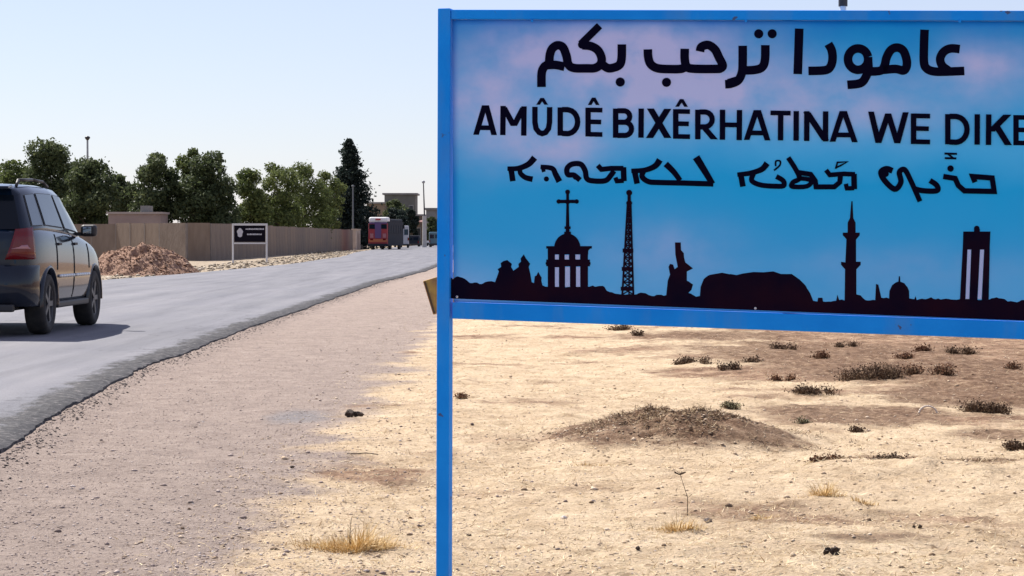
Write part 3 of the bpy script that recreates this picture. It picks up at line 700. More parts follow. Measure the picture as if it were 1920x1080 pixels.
        b = MB(); b.box((s*1.035, 2.767, 1.275), (0.11, 0.008, 0.085)); b.build('mirror_glass', mat('mirror_glass', (0.35, 0.4, 0.45), 0.05, 1.0), mr_, bevel=0.003)
        b = MB(); b.box((s*0.93, 2.86, 1.225), (0.12, 0.06, 0.05)); b.build('mirror_arm', M_blackp, mr_)
        # roof rail
        b = MB(); pts = [(0.55, 1.80), (0.66, 1.875), (1.4, 1.895), (2.0, 1.885), (2.28, 1.825)]
        for (y0, z0), (y1, z1) in zip(pts[:-1], pts[1:]): b.tube((s*0.625, y0, z0), (s*0.625, y1, z1), 0.02, n=8)
        b.build('roof_rail', M_blackp, root, smooth=True)
        wheel(root, (s*0.825, 0.93, 0.372), side=s); wheel(root, (s*0.825, 3.78, 0.372), side=s)
        b = MB(); b.box((s*0.71, 4.5, 0.82), (0.26, 0.12, 0.15)); b.build('headlight', M_clear, root, bevel=0.03)
        b = MB(); b.box((s*0.62, 0.98, 0.6), (0.03, 0.86, 0.55)); b.box((s*0.62, 3.78, 0.6), (0.03, 0.86, 0.55)); b.build('wheel_liner', M_blackp, root)
    b = MB(); b.box((0, 2.3, 0.36), (1.1, 3.9, 0.14)); b.build('underbody', M_blackp, root, bevel=0.02)
    b = MB(); b.tube((-0.7, 0.93, 0.36), (0.7, 0.93, 0.36), 0.05, n=10); b.build('rear_axle', M_blackp, root)
    return root
make_suv()

# ------------------------------------------------------------------ distant vehicles
M_busr = mat('bus_maroon', (0.27, 0.022, 0.035), 0.45, var=(0.33, 0.03, 0.04), scale=1.2, coat=0.3)
M_busp = mat('bus_purple', (0.10, 0.055, 0.16), 0.4)
M_busd = mat('bus_dark_and_side_shade', (0.022, 0.026, 0.036), 0.8, spec=0.15)  # dark bus parts, and the shade painted on its right side
M_buso = mat('bus_orange', (0.38, 0.11, 0.045), 0.5)
def make_bus():
    Y = 217; root = empty('bus', (at(709, Y), Y, -0.06), R(-6.5), label='maroon bus with white roof seen from behind at the far end of the road', cat='bus')
    W = 1.92; L_ = 9.2
    b = MB(); b.box((0, L_/2, 1.55), (W, L_, 2.2)); b.build('body', M_busr, root, bevel=0.09)
    b = MB(); b.box((0, 0.75, 2.94), (W - 0.04, 1.4, 0.56)); b.build('roof_pod', M_white, root, bevel=0.2, seg=4)
    b = MB(); b.box((0, L_/2 + 0.8, 2.86), (W - 0.06, L_ - 1.8, 0.40)); b.build('roof', M_busd, root, bevel=0.15, seg=3)
    b = MB(); b.box((W/2 + 0.012, L_/2, 1.62), (0.03, L_ - 0.2, 2.35)); b.build('side_shade_panel', M_busd, root)  # dark sheet paints the shaded right side over the maroon body
    for k in range(6):
        b = MB(); b.box((W/2 + 0.035, 0.95 + k*1.42, 2.05), (0.03, 1.25, 0.8)); b.build('side_window', M_busd, root)
    for x in (-0.5, 0.5): b = MB(); b.box((x, -0.03, 2.30), (0.74, 0.05, 0.44)); b.build('rear_window', M_glass, root, bevel=0.015)
    b = MB(); b.box((0, -0.035, 1.95), (0.62, 0.05, 1.55)); b.box((0, -0.04, 2.64), (1.75, 0.05, 0.14)); b.build('rear_panel', M_busp, root, bevel=0.012)
    b = MB(); b.box((0, -0.03, 3.0), (0.5, 0.12, 0.16)); b.build('roof_board', M_busr, root, bevel=0.03)
    for x in (-0.62, 0.62):
        b = MB(); b.box((x, -0.05, 1.42), (0.34, 0.06, 0.42)); b.build('tail_light', M_clear, root, bevel=0.02)
        b = MB(); b.box((x, -0.05, 1.05), (0.30, 0.06, 0.16)); b.build('brake_light', M_red, root, bevel=0.02)
    b = MB(); b.box((0, -0.03, 0.95), (1.8, 0.05, 0.28)); b.build('rear_stripe', M_buso, root)
    b = MB(); b.box((0, -0.08, 0.52), (W, 0.22, 0.26)); b.build('bumper', M_busd, root, bevel=0.04)
    for y in (1.8, 7.4):
        for s in (-1, 1): wheel(root, (s*(W/2 - 0.12), y, 0.46), 0.46, 0.26, s, simple=True)
    b = MB(); b.box((W/2+0.12, L_ - 0.4, 2.3), (0.16, 0.08, 0.36)); b.build('side_mirror', M_blackp, root)
make_bus()
def far_van(px, Y, rz, h, w, L_, m, label, name='van'):
    root = empty(name, (at(px, Y), Y, -0.06), rz, label=label, cat=name.split('_')[0] if name != 'parked_car' else 'car')
    b = MB(); b.box((0, L_*0.42, 0.35 + (h-0.35)/2), (w, L_*0.84, h - 0.35)); b.build('body', m, root, bevel=0.12, seg=3)
    b = MB(); b.box((0, L_*0.88, 0.72), (w*0.96, L_*0.22, 0.75)); b.build('bonnet', m, root, bevel=0.1)
    for x in (-0.24, 0.24): b = MB(); b.box((x*w, -0.02, h*0.72), (w*0.38, 0.05, h*0.24)); b.build('rear_window', M_glass, root, bevel=0.01)
    for s in (-1, 1):
        b = MB(); b.box((s*w*0.44, -0.03, h*0.42), (0.14, 0.06, 0.32)); b.build('tail_light', M_red, root, bevel=0.01)
        b = MB(); b.box((s*(w/2 + 0.012), L_*0.6, h*0.72), (0.03, L_*0.34, h*0.22)); b.build('side_window', M_glass, root)
        for y in (L_*0.2, L_*0.85): wheel(root, (s*(w/2 - 0.1), y, 0.33), 0.33, 0.2, s, simple=True)
    b = MB(); b.box((0, -0.06, 0.42), (w, 0.14, 0.2)); b.build('bumper', M_blackp, root, bevel=0.02)
    return root
M_vw = mat('van_pale_grey', (0.42, 0.43, 0.46), 0.35, coat=0.5)
M_teal = mat('teal_paint', (0.05, 0.13, 0.17), 0.35, coat=0.5)
far_van(757, 248, R(3), 2.55, 1.15, 4.6, M_vw, 'pale grey van ahead of the maroon bus, seen past its right side')
far_van(774, 285, R(0), 1.5, 1.6, 4.3, M_busd, 'small dark car parked by the roadside shop', 'parked_car')
far_van(815, 268, R(0), 1.9, 1.35, 4.3, M_teal, 'teal pickup-like van half hidden by the blue sign post', 'van')
far_van(805, 305, R(0), 1.35, 1.0, 4.0, M_white, 'small white car between the utility pole and the blue sign post', 'parked_car')

# ------------------------------------------------------------------ dirt heap beside the road
M_heap = mat('red_brown_soil', (0.17, 0.088, 0.052), 0.95, var=(0.28, 0.165, 0.11), scale=3.2, bump=0.06, bscale=7)
M_clod = mat('soil_clod', (0.22, 0.12, 0.075), 0.95, var=(0.46, 0.34, 0.25), scale=1.2)
hx, hy = at(262, 77), 77.0
def heapz(x, y):
    dx = (x - 0.15)/2.05; dy = y/3.1; d = np.sqrt(dx*dx + dy*dy)
    h = 1.06*np.clip(1 - d**1.35, 0, 1) + 0.35*np.clip(1 - np.hypot((x+2.1)/1.5, y/2.0), 0, 1)
    return h*(1 + 0.55*fbm(x*1.3, y*1.3, 3, 61)) + 0.16*fbm(x*4, y*4, 3, 62)*np.clip(h*5, 0, 1) - 0.12
hm = grid_mesh('soil', span(-4.0, 2.5, 0.06), span(-3.5, 3.5, 0.08), M_heap, heapz)
heap = empty('dirt_heap', (hx, hy, -0.03), label='heap of reddish brown soil on the verge beside the dark SUV', cat='heap')
link('soil', hm, heap)
def rocks(name, pts, m, parent=None, flat=0.6):
    """pts: x,y,z,r"""
    base = np.array([(1,0,0),(0.5,0.87,0),(-0.5,0.87,0),(-1,0,0),(-0.5,-0.87,0),(0.5,-0.87,0),(0.35,0.1,0.9),(-0.3,0.15,0.8),(0,-0.35,0.85),(0,0,-0.6)])
    F_ = [(0,1,6),(1,2,7),(1,7,6),(2,3,7),(3,4,8),(3,8,7),(4,5,8),(5,0,6),(5,6,8),(6,7,8),(1,0,9),(2,1,9),(3,2,9),(4,3,9),(5,4,9),(0,5,9)]
    n = len(pts); pts = np.asarray(pts); a = rng.random(n)*6.28; ca, sa = np.cos(a), np.sin(a)
    J = base[None] * (0.75 + 0.5*rng.random((n, 10, 1))); J = J*np.array([1, 1, flat])*(0.7 + 0.6*rng.random((n, 1, 3)))
    X = J[..., 0]*ca[:, None] - J[..., 1]*sa[:, None]; Y = J[..., 0]*sa[:, None] + J[..., 1]*ca[:, None]
    V = np.stack([X, Y, J[..., 2]], -1)*pts[:, 3][:, None, None] + pts[:, None, :3]
    f = (np.array(F_)[None] + (np.arange(n)*10)[:, None, None]).reshape(-1, 3)
    me = bpy.data.meshes.new(name); me.vertices.add(10*n); me.vertices.foreach_set('co', V.ravel())
    me.loops.add(f.size); me.loops.foreach_set('vertex_index', f.ravel()); me.polygons.add(len(f))
    me.polygons.foreach_set('loop_start', np.arange(len(f))*3); me.polygons.foreach_set('loop_total', np.full(len(f), 3))
    at_ = me.attributes.new('tint', 'FLOAT', 'POINT'); at_.data.foreach_set('value', np.repeat(rng.random(n), 10))
    me.update(calc_edges=True); me.materials.append(m); return link(name, me, parent)
def tintmat(name, stops, rough=0.95):
    m = bpy.data.materials.new(name); m.use_nodes = True
    n = m.node_tree.nodes; L = m.node_tree.links; b = n['Principled BSDF']; b.inputs['Roughness'].default_value = rough; b.inputs['Specular IOR Level'].default_value = 0.15
    a = n.new('ShaderNodeAttribute'); a.attribute_name = 'tint'; r = n.new('ShaderNodeValToRGB'); cr = r.color_ramp
    while len(cr.elements) < len(stops): cr.elements.new(0.5)
    for e, (p, c) in zip(cr.elements, stops): e.position = p; e.color = (*c, 1)
    L.new(a.outputs['Fac'], r.inputs[0]); L.new(r.outputs[0], b.inputs['Base Color']); return m
M_clods = tintmat('clods', [(0, (0.10, 0.05, 0.03)), (0.5, (0.215, 0.115, 0.07)), (0.88, (0.30, 0.185, 0.125)), (1, (0.46, 0.36, 0.28))])
q = []
while len(q) < 4500:
    x, y = random.uniform(-3.6, 2.4), random.uniform(-3.3, 2.5); z = float(heapz(np.array([x]), np.array([y]))[0])
    if z > 0.0 or random.random() < 0.08: q.append((x, y, max(z, -0.02) + 0.01, random.uniform(0.010, 0.032)*(2.0 if random.random() < 0.05 else 1)))
tag(rocks('clods', q, M_clods, heap), kind='stuff')

# ------------------------------------------------------------------ small black roadside sign
def make_small_sign():
    Y = 111; x0, x1 = at(437, Y), at(500, Y); root = empty('roadside_sign', ((x0+x1)/2, Y, -0.1), label='small black board in a pale frame on two thin posts in front of the wall', cat='sign')
    root.rotation_euler.z = R(3)
    fr = mat('pale_frame_paint', (0.52, 0.52, 0.53), 0.5); W = x1 - x0; zt = zat(419, Y) + 0.1; zb = zat(455, Y) + 0.1
    for s in (-1, 1): b = MB(); b.tube((s*W/2, 0, -0.1), (s*W/2, 0, zt), 0.045, n=8); b.build('post', fr, root)
    b = MB(); b.box((0, 0, zt - 0.05), (W + 0.09, 0.08, 0.10)); b.build('top_rail', fr, root)
    b = MB(); b.box((0, 0, zb - 0.03), (W - 0.09, 0.07, 0.07)); b.build('bottom_rail', fr, root)
    b = MB(); b.box((0, 0, (zt+zb)/2 - 0.02), (W - 0.14, 0.03, zt - zb - 0.12)); bd = b.build('board', mat('black_board', (0.006, 0.005, 0.010), 0.8, spec=0.08), root)
    wm_ = mat('board_white_print', (0.42, 0.42, 0.46), 0.6); H = zt - zb; cz = (zt+zb)/2
    b = MB(); 
    b.poly([(-W*0.29 + math.cos(a)*0.155*(0.9+0.15*math.sin(5*a)), -0.019, cz + 0.02 + math.sin(a)*0.225) for a in np.linspace(0, 6.283, 22)[:-1]])
    b.build('emblem', wm_, bd)
    b = MB(); rs = random.Random(4)
    for row, (xa, xb, zc, hh) in enumerate(((-0.12, 0.40, 0.20, 0.075), (-0.08, 0.34, -0.06, 0.075))):
        x = xa*W
        while x < xb*W:
            w = rs.uniform(0.03, 0.07); b.poly([(x, -0.019, cz + zc - hh/2), (x + w, -0.019, cz + zc - hh/2), (x + w, -0.019, cz + zc + hh*rs.uniform(0.2, 0.6)), (x, -0.019, cz + zc + hh/2)]); x += w + 0.014
    b.build('lettering', wm_, bd)
make_small_sign()

# ------------------------------------------------------------------ the big blue town sign
PD0 = 7.9; 
TL = Vector((at(836, PD0), PD0, 1.2 + (445-20)/F*PD0)); Yr = 7.42
TRv = Vector((at(1920, Yr), Yr, 1.2 + (445-22)/F*Yr))
U = (TRv - TL); U.normalize(); Dn = Vector((0, 0, -1)); Dn = (Dn - U*Dn.dot(U)); 
Dn = (Vector((0.004, 0.0, -1)) ).normalized()
Nn = U.cross(Dn).normalized()
if Nn.y > 0: Nn = -Nn              # towards the camera
def S(px, py):                     # picture point -> (s, t) on the panel plane, metres from the top left corner
    d = ray(px, py); o = Vector((0, 0, CAMH)); k = (TL - o).dot(Nn)/d.dot(Nn); p = o + d*k - TL
    # solve p = s U + t Dn
    a = U.dot(U); b_ = U.dot(Dn); c = Dn.dot(Dn); e = p.dot(U); f = p.dot(Dn); det = a*c - b_*b_
    return ((e*c - f*b_)/det, (f*a - e*b_)/det)
WID = S(1920, 300)[0] + 0.42; HGT = S(845, 597)[1]
sign = empty('town_sign', (TL.x, TL.y, gz(TL.x, TL.y)), label='large blue town welcome sign with skyline print on a blue steel frame', cat='sign')
M_blue = mat('blue_frame_paint', (0.003, 0.24, 0.80), 0.5, var=(0.008, 0.29, 0.90), scale=4, bump=0.0012, bscale=40, spec=0.12)
def weather(m):                      # small rust chips and dust streaks in the paint itself
    n = m.node_tree.nodes; L = m.node_tree.links; b = n['Principled BSDF']; old = b.inputs['Base Color'].links[0].from_socket
    tc = n.new('ShaderNodeTexCoord')
    def layer(scale, stretch, lo, hi, colr, prev, k):
        mp = n.new('ShaderNodeMapping'); mp.inputs['Scale'].default_value = stretch; L.new(tc.outputs['Object'], mp.inputs[0])
        t = n.new('ShaderNodeTexNoise'); t.inputs['Scale'].default_value = scale; t.inputs['Detail'].default_value = 5; L.new(mp.outputs[0], t.inputs[0])
        rr = n.new('ShaderNodeMapRange'); rr.inputs[1].default_value = lo; rr.inputs[2].default_value = hi; rr.inputs[4].default_value = k; L.new(t.outputs[0], rr.inputs[0])
        mx = n.new('ShaderNodeMix'); mx.data_type = 'RGBA'; L.new(rr.outputs[0], mx.inputs[0]); L.new(prev, mx.inputs[6]); mx.inputs[7].default_value = (*colr, 1); return mx.outputs[2]
    c = layer(9, (1, 1, 0.25), 0.5, 0.8, (0.10, 0.26, 0.55), old, 0.6)
    c = layer(24, (1, 1, 1), 0.70, 0.73, (0.07, 0.05, 0.06), c, 0.8)
    L.new(c, b.inputs['Base Color'])
weather(M_blue)
SL = sign.location.copy()
def SP(s, t, off=0.0): return TL + U*s + Dn*t + Nn*off - SL      # local to sign
# local frame matrix for boxes on the sign (x=U, y=-Nn (away), z=-Dn)
def sbox(b, s0, s1, t0, t1, o0, o1):
    c = [SP(s, t, o) for o in (o0, o1) for t in (t0, t1) for s in (s0, s1)]
    b.add(c, [(0,2,3,1),(4,5,7,6),(0,1,5,4),(2,6,7,3),(0,4,6,2),(1,3,7,5)])
def fixn(o):
    bm = bmesh.new(); bm.from_mesh(o.data); bmesh.ops.recalc_face_normals(bm, faces=bm.faces); bm.to_mesh(o.data); bm.free(); return o
pw = 0.0225
def post(s):
    top = SP(s, -0.004); b = MB(); bot = Vector((top.x - 0.008 if s < 0.1 else top.x, top.y, -0.12))
    for P, zz in ((top, 0), ):
        pass
    ux = Vector((U.x, U.y, 0)).normalized(); nn = Vector((Nn.x, Nn.y, 0)).normalized()
    V = []
    for C, w in ((bot, pw*1.03), (top, pw)):
        for sx, sy in ((-1, 0.024), (1, 0.024), (1, -0.026), (-1, -0.026)): V.append(C + ux*sx*w + nn*sy)
    b.add(V, [(0,1,5,4),(1,2,6,5),(2,3,7,6),(3,0,4,7),(4,5,6,7),(3,2,1,0)])
    p = fixn(b.build('post', M_blue, sign, bevel=0.003))
    b = MB(); b.box((bot.x, bot.y, gz(TL.x + s*U.x, TL.y + s*U.y) - SL.z + 0.006), (0.085, 0.085, 0.03), rz=math.atan2(ux.y, ux.x)); b.build('foot_plate', mat('dark_blue_plate', (0.006, 0.03, 0.10), 0.6), p, bevel=0.003)
post(0.0); post(WID)
TB = S(1000, 38)[1] - S(1000, 20)[1]
tA = S(845, 566)[1]
b = MB(); sbox(b, pw + 0.001, WID - pw - 0.001, 0.0, TB, -0.022, 0.018); fixn(b.build('top_rail', M_blue, sign, bevel=0.003))
b = MB(); sbox(b, pw + 0.001, WID - pw - 0.001, tA, HGT, -0.022, 0.018); fixn(b.build('bottom_rail', M_blue, sign, bevel=0.003))
b = MB(); sbox(b, WID*0.5 - 0.02, WID*0.5 + 0.02, TB + 0.001, tA - 0.001, -0.024, -0.008); fixn(b.build('rear_brace', M_blue, sign))
for q_ in ((0.5, 0.02), (1.6, 0.02)): pass
# printed sheet
def print_mat():
    m = bpy.data.materials.new('printed_sky_sheet'); m.use_nodes = True
    n = m.node_tree.nodes; L = m.node_tree.links; b = n['Principled BSDF']; b.inputs['Roughness'].default_value = 0.5; b.inputs['Specular IOR Level'].default_value = 0.12
    a = n.new('ShaderNodeAttribute'); a.attribute_name = 'st'
    sp = n.new('ShaderNodeSeparateXYZ'); L.new(a.outputs['Vector'], sp.inputs[0])
    t1 = n.new('ShaderNodeTexNoise'); t1.inputs['Scale'].default_value = 2.4; t1.inputs['Detail'].default_value = 5; t1.inputs['Roughness'].default_value = 0.55
    mp = n.new('ShaderNodeMapping'); mp.inputs['Scale'].default_value = (1, 1.3, 1); L.new(a.outputs['Vector'], mp.inputs[0]); L.new(mp.outputs[0], t1.inputs[0])
    def M_(op, x, y, clamp=False):
        q = n.new('ShaderNodeMath'); q.operation = op; q.use_clamp = clamp
        for i, v in enumerate((x, y)):
            if v is None: continue
            if isinstance(v, (int, float)): q.inputs[i].default_value = v
            else: L.new(v, q.inputs[i])
        return q.outputs[0]
    base = n.new('ShaderNodeValToRGB'); cr = base.color_ramp
    # (t, colour) down the sheet
    stops = [(0.0, (0.003, 0.25, 0.72)), (0.10, (0.006, 0.32, 0.76)), (0.26, (0.03, 0.42, 0.86)), (0.42, (0.07, 0.50, 0.94)), (0.58, (0.012, 0.42, 0.86)), (0.78, (0.04, 0.42, 0.86)), (1.0, (0.12, 0.48, 0.90))]
    while len(cr.elements) < len(stops): cr.elements.new(0.5)
    for e, (p, c) in zip(cr.elements, stops): e.position = p; e.color = (*c, 1)
    tt = M_('ADD', sp.outputs[1], M_('MULTIPLY', M_('SUBTRACT', t1.outputs[0], 0.5), 0.28)); L.new(tt, base.inputs[0])
    pink = None
    for (px, py, rx, ry, k) in ((905, 190, 95, 105, 0.9), (1040, 275, 90, 42, 0.85), (1130, 95, 170, 60, 0.95), (1290, 130, 190, 75, 0.85), (1180, 190, 200, 70, 0.55), (1500, 190, 220, 50, 0.5), (1640, 200, 160, 60, 0.45), (1850, 130, 95, 55, 0.8), (1250, 470, 130, 60, 0.35), (1000, 90, 90, 40, 0.3), (1700, 500, 200, 40, 0.22), (860, 560, 80, 60, 0.3)):
        s, t = S(px, py); s1 = S(px + rx, py)[0] - s; t1_ = S(px, py + ry)[1] - t
        vx = M_('DIVIDE', M_('SUBTRACT', sp.outputs[0], s), s1); vy = M_('DIVIDE', M_('SUBTRACT', M_('MULTIPLY', sp.outputs[1], tA), t), t1_)
        d = M_('ADD', M_('MULTIPLY', vx, vx), M_('MULTIPLY', vy, vy)); g = M_('MULTIPLY', M_('POWER', 2.718, M_('MULTIPLY', d, -1.1)), k)
        pink = g if pink is None else M_('ADD', pink, g)
    nz = n.new('ShaderNodeTexNoise'); nz.inputs['Scale'].default_value = 7; nz.inputs['Detail'].default_value = 4; L.new(mp.outputs[0], nz.inputs[0])
    pf = M_('MULTIPLY', pink, M_('ADD', M_('MULTIPLY', nz.outputs[0], 2.0), -0.15), True)
    mx = n.new('ShaderNodeMix'); mx.data_type = 'RGBA'; L.new(M_('MULTIPLY', pf, 0.74), mx.inputs[0]); L.new(base.outputs[0], mx.inputs[6]); mx.inputs[7].default_value = (0.68, 0.64, 0.94, 1)
    L.new(mx.outputs[2], b.inputs['Base Color'])
    bp = n.new('ShaderNodeBump'); bp.inputs['Distance'].default_value = 0.012; bp.inputs['Strength'].default_value = 0.6
    w = n.new('ShaderNodeTexNoise'); w.inputs['Scale'].default_value = 2.5; L.new(a.outputs['Vector'], w.inputs[0]); L.new(w.outputs[0], bp.inputs['Height']); L.new(bp.outputs[0], b.inputs['Normal'])
    return m
def make_sheet():
    ns, ntt = 90, 40; s0, s1, t0, t1 = pw + 0.002, WID - pw - 0.002, TB + 0.001, tA - 0.001
    V = []; ST_ = []
    for j in range(ntt+1):
        for i in range(ns+1):
            s = s0+(s1-s0)*i/ns; t = t0+(t1-t0)*j/ntt
            V.append(SP(s, t, 0.004)); ST_.append((s, t/tA, 0.0))
    f = [(j*(ns+1)+i, (j+1)*(ns+1)+i, (j+1)*(ns+1)+i+1, j*(ns+1)+i+1) for j in range(ntt) for i in range(ns)]
    me = bpy.data.meshes.new('panel'); me.from_pydata([tuple(v) for v in V], [], f)
    a = me.attributes.new('st', 'FLOAT_VECTOR', 'POINT'); a.data.foreach_set('vector', [c for p in ST_ for c in p])
    me.materials.append(print_mat()); o = link('panel', me, sign, smooth=True)
    md = o.modifiers.new('sol', 'SOLIDIFY'); md.thickness = 0.006; md.offset = -1 if me.polygons[0].normal.dot(Nn) > 0 else 1
    return o
sheet = make_sheet()
class Ink:
    """flat print: strokes and fills as thin faces laid just proud of the sheet"""
    def __init__(s): s.b = MB(); s.k = 0
    def off(s): s.k += 1; return 0.0048 + 0.00005*(s.k % 60)
    def fill(s, pts):
        q = [Vector((*S(*p), 0)) for p in pts]; tri = tessellate_polygon([q]); o = s.off()
        fs = []
        for t in tri:
            a, b_, c = (q[i] for i in t); cr = (b_.x-a.x)*(c.y-a.y) - (b_.y-a.y)*(c.x-a.x)
            fs.append(tuple(t) if cr > 0 else tuple(reversed(t)))
        s.b.add([SP(p.x, p.y, o) for p in q], [f[::-1] for f in fs])
    def disc(s, x, y, r, ry=None, n=18): s.fill([(x + math.cos(k*2*math.pi/n)*r, y + math.sin(k*2*math.pi/n)*(ry or r)) for k in range(n)])
    def stroke(s, pts, w, smooth=True, cap=0.0, w2=None):
        P = [Vector(p) for p in pts]
        if smooth and len(P) > 2:
            Q = []
            for i in range(len(P)-1):
                p0 = P[max(0, i-1)]; p1 = P[i]; p2 = P[i+1]; p3 = P[min(len(P)-1, i+2)]
                for k in range(6):
                    t = k/6; Q.append(0.5*((2*p1) + (-p0+p2)*t + (2*p0-5*p1+4*p2-p3)*t*t + (-p0+3*p1-3*p2+p3)*t**3))
            Q.append(P[-1]); P = Q
        n = len(P); Lf = []; Rt = []
        for i in range(n):
            if i == 0: d = P[1]-P[0]
            elif i == n-1: d = P[-1]-P[-2]
            else: d = (P[i+1]-P[i]).normalized() + (P[i]-P[i-1]).normalized()
            if d.length < 1e-6: d = P[min(i+1, n-1)]-P[i]
            d.normalize(); nrm = Vector((-d.y, d.x)); ww = w if w2 is None else w + (w2-w)*i/(n-1)
            k = 1.0
            if 0 < i < n-1: k = 1/max(0.5, abs(d.dot((P[i+1]-P[i]).normalized())))
            Lf.append(P[i] + nrm*ww/2*k); Rt.append(P[i] - nrm*ww/2*k)
        o = s.off(); V = [SP(*S(*p), o) for p in Lf + Rt]
        s.b.add(V, [(i, i+1, n+i+1, n+i) for i in range(n-1)])
    def build(s, name, m):
        o = s.b.build(name, m, sheet)
        bm = bmesh.new(); bm.from_mesh(o.data)
        for f in bm.faces:
            if f.normal.dot(Nn) < 0: f.normal_flip()
        bm.to_mesh(o.data); bm.free(); return o
M_ink = mat('black_navy_ink', (0.002, 0.0015, 0.012), 0.8, spec=0.04)
M_sil = mat('skyline_ink', (0.0035, 0.002, 0.012), 0.8, var=(0.014, 0.003, 0.010), scale=6, spec=0.05)
# --- Arabic line
def z5(p): return (820 + p[0]/3.4286, p[1]/3.4286)
def z6(p): return (1370 + p[0]/3.491, p[1]/3.491)
I = Ink(); W_ = 16.2
for pts in ([(1500,322),(1440,318),(1395,340),(1372,385),(1385,430),(1425,462)], [(1530,465),(1400,470),(1330,468),(1285,450),(1266,410),(1266,300),(1270,195)],
            [(930,468),(985,462),(1008,430),(1022,375),(1050,328),(1090,312),(1130,332),(1152,390),(1152,435),(1132,462),(1080,452),(1000,458)],
            [(640,288),(662,330),(668,385),(655,435),(620,460),(510,465)],
            [(228,296),(226,390),(208,440),(160,458),(80,462)], [(80,300),(80,400),(76,470),(52,525),(5,548),(-35,552)]):
    I.stroke([z6(p) for p in pts], W_)
I.stroke([z6((450,188)), z6((440,486))], W_, False)
ring = [(835 + math.cos(a)*66, 388 + math.sin(a)*70) for a in np.linspace(-0.2, 6.083, 20)]
I.stroke([z6(p) for p in ring], W_); I.stroke([z6(p) for p in [(900,395),(902,450),(885,505),(850,545),(765,556)]], W_); I.stroke([z6(p) for p in [(880,470),(950,468)]], W_, False)
I.disc(*z6((185,222)), 8.6); I.disc(*z6((273,222)), 8.6)
for pts in ([(1690,332),(1700,302),(1742,290),(1785,318),(1812,370),(1836,420),(1822,440),(1790,444),(1640,442),(1603,425),(1592,380),(1592,314)],
            [(1606,418),(1575,442),(1500,445),(1420,440),(1375,415),(1358,370),(1355,318)],
            [(1188,286),(1186,380),(1168,422),(1110,440),(1075,425),(1050,400)],
            [(672,560),(673,470),(690,430),(718,408),(726,350),(742,312),(775,292),(810,306),(832,360),(845,415),(880,438),(960,440),(1015,438),(1050,415),(1058,375),(1035,325),(990,298),(935,292)],
            [(820,430),(760,418),(700,420)]):
    I.stroke([z5(p) for p in pts], W_)
I.stroke([z5((1045,166)), z5((925,284))], 14, False); I.disc(*z5((932,288)), 7.6)
I.stroke([z5((1925,520)), z5((1872,536))], W_, False)
I.disc(*z5((1178,528)), 8.6); I.disc(*z5((1475,530)), 8.6)
I.build('arabic_lettering', M_ink)
# --- Latin line
I = Ink()
def l1(p): return (870 + p[0]/3.6226, 170 + p[1]/3.6226)
def l2(p): return (1370 + p[0]/3.491, 170 + p[1]/3.491)
WV = 10.2; WH = 8.8
def st(T, *pts, w=WV, smooth=False):
    if len(pts) == 2 and abs(pts[0][0]-pts[1][0]) > 12 and abs(pts[0][1]-pts[1][1]) > 50:      # slanted limb: ends cut level
        (x0, y0), (x1, y1) = T(pts[0]), T(pts[1]); h = w/2*math.hypot(x1-x0, y1-y0)/abs(y1-y0)
        I.fill([(x0-h, y0), (x0+h, y0), (x1+h, y1), (x1-h, y1)]); return
    I.stroke([T(p) for p in pts], w, smooth)
def gE(T, x, y0, y1, xr):
    dy = WH*1.75; st(T, (x, y0), (x, y1)); sk = 0.018*(xr - x)
    for y in (y0 + dy, (y0+y1)/2 - 2, y1 - dy): I.stroke([T((x+12, y)), T((xr - (8 if abs(y-(y0+y1)/2) < 9 else 0), y + sk))], WH, False)
def gA(T, apx, apy, xl, yl, xr, yr, yb):
    st(T, (xl, yl), (apx-5, apy)); st(T, (xr, yr), (apx+5, apy)); k = (yb-apy)/(yl-apy); st(T, (apx+(xl-apx)*k, yb), (apx+(xr-apx)*k, yb+1), w=WH)
def gD(T, x, y0, y1, xr):
    st(T, (x, y0), (x, y1)); d = WH*1.75; c = (y0+y1)/2; h = (y1-y0)/2 - d; r = xr - x - 18; m_ = x + (r)*0.42
    pts = [(x+12, y0+d), (m_, y0+d)] + [(m_ + math.sin(a)*(xr - 18 - m_), c - math.cos(a)*h + 1.5) for a in np.linspace(0.15, 3.0, 11)] + [(m_, y1-d+2), (x+12, y1-d)]
    st(T, *pts, w=10.2)
def hat(T, x, y0, y1, w=30): I.fill([T(p) for p in ((x-w-13, y1+8), (x-12, y0-10), (x+12, y0-10), (x+w+13, y1+8), (x+w-12, y1+8), (x, y0+14), (x-w+12, y1+8))])
gA(l1, 148, 100, 84, 300, 207, 302, 252)
st(l1, (268,104),(266,302)); st(l1, (410,107),(408,306)); st(l1, (272,112),(341,240), w=10.5); st(l1, (406,114),(341,240), w=10.5)
st(l1, (484,110),(484,215),(492,258),(512,284),(533,292),(556,285),(576,258),(583,215),(584,112), smooth=False); hat(l1, 533, 60, 88, 27)
gD(l1, 656, 114, 306, 792)
gE(l1, 845, 116, 312, 942); hat(l1, 883, 58, 90, 27)
def gB(T, x, y0, y1, xr):
    st(T, (x, y0), (x, y1)); d = WH*1.75; mid = y0 + (y1-y0)*0.47
    for ya, yb, xx in ((y0+d, mid, xr-12), (mid, y1-d, xr)):
        h = (yb-ya)/2; c = (ya+yb)/2; m_ = xx - 18 - h
        st(T, (x+12, ya), (m_, ya), *[(m_ + math.sin(a)*h*1.0, c - math.cos(a)*h) for a in np.linspace(0.2, 2.94, 9)], (m_, yb), (x+12, yb), w=9.8)
gB(l1, 1032, 122, 320, 1158)
st(l1, (1206,122),(1204,320)); st(l1, (1268,122),(1386,322), w=11.5); st(l1, (1386,124),(1262,322), w=11.5)
gE(l1, 1440, 126, 327, 1537); hat(l1, 1480, 68, 102, 30)
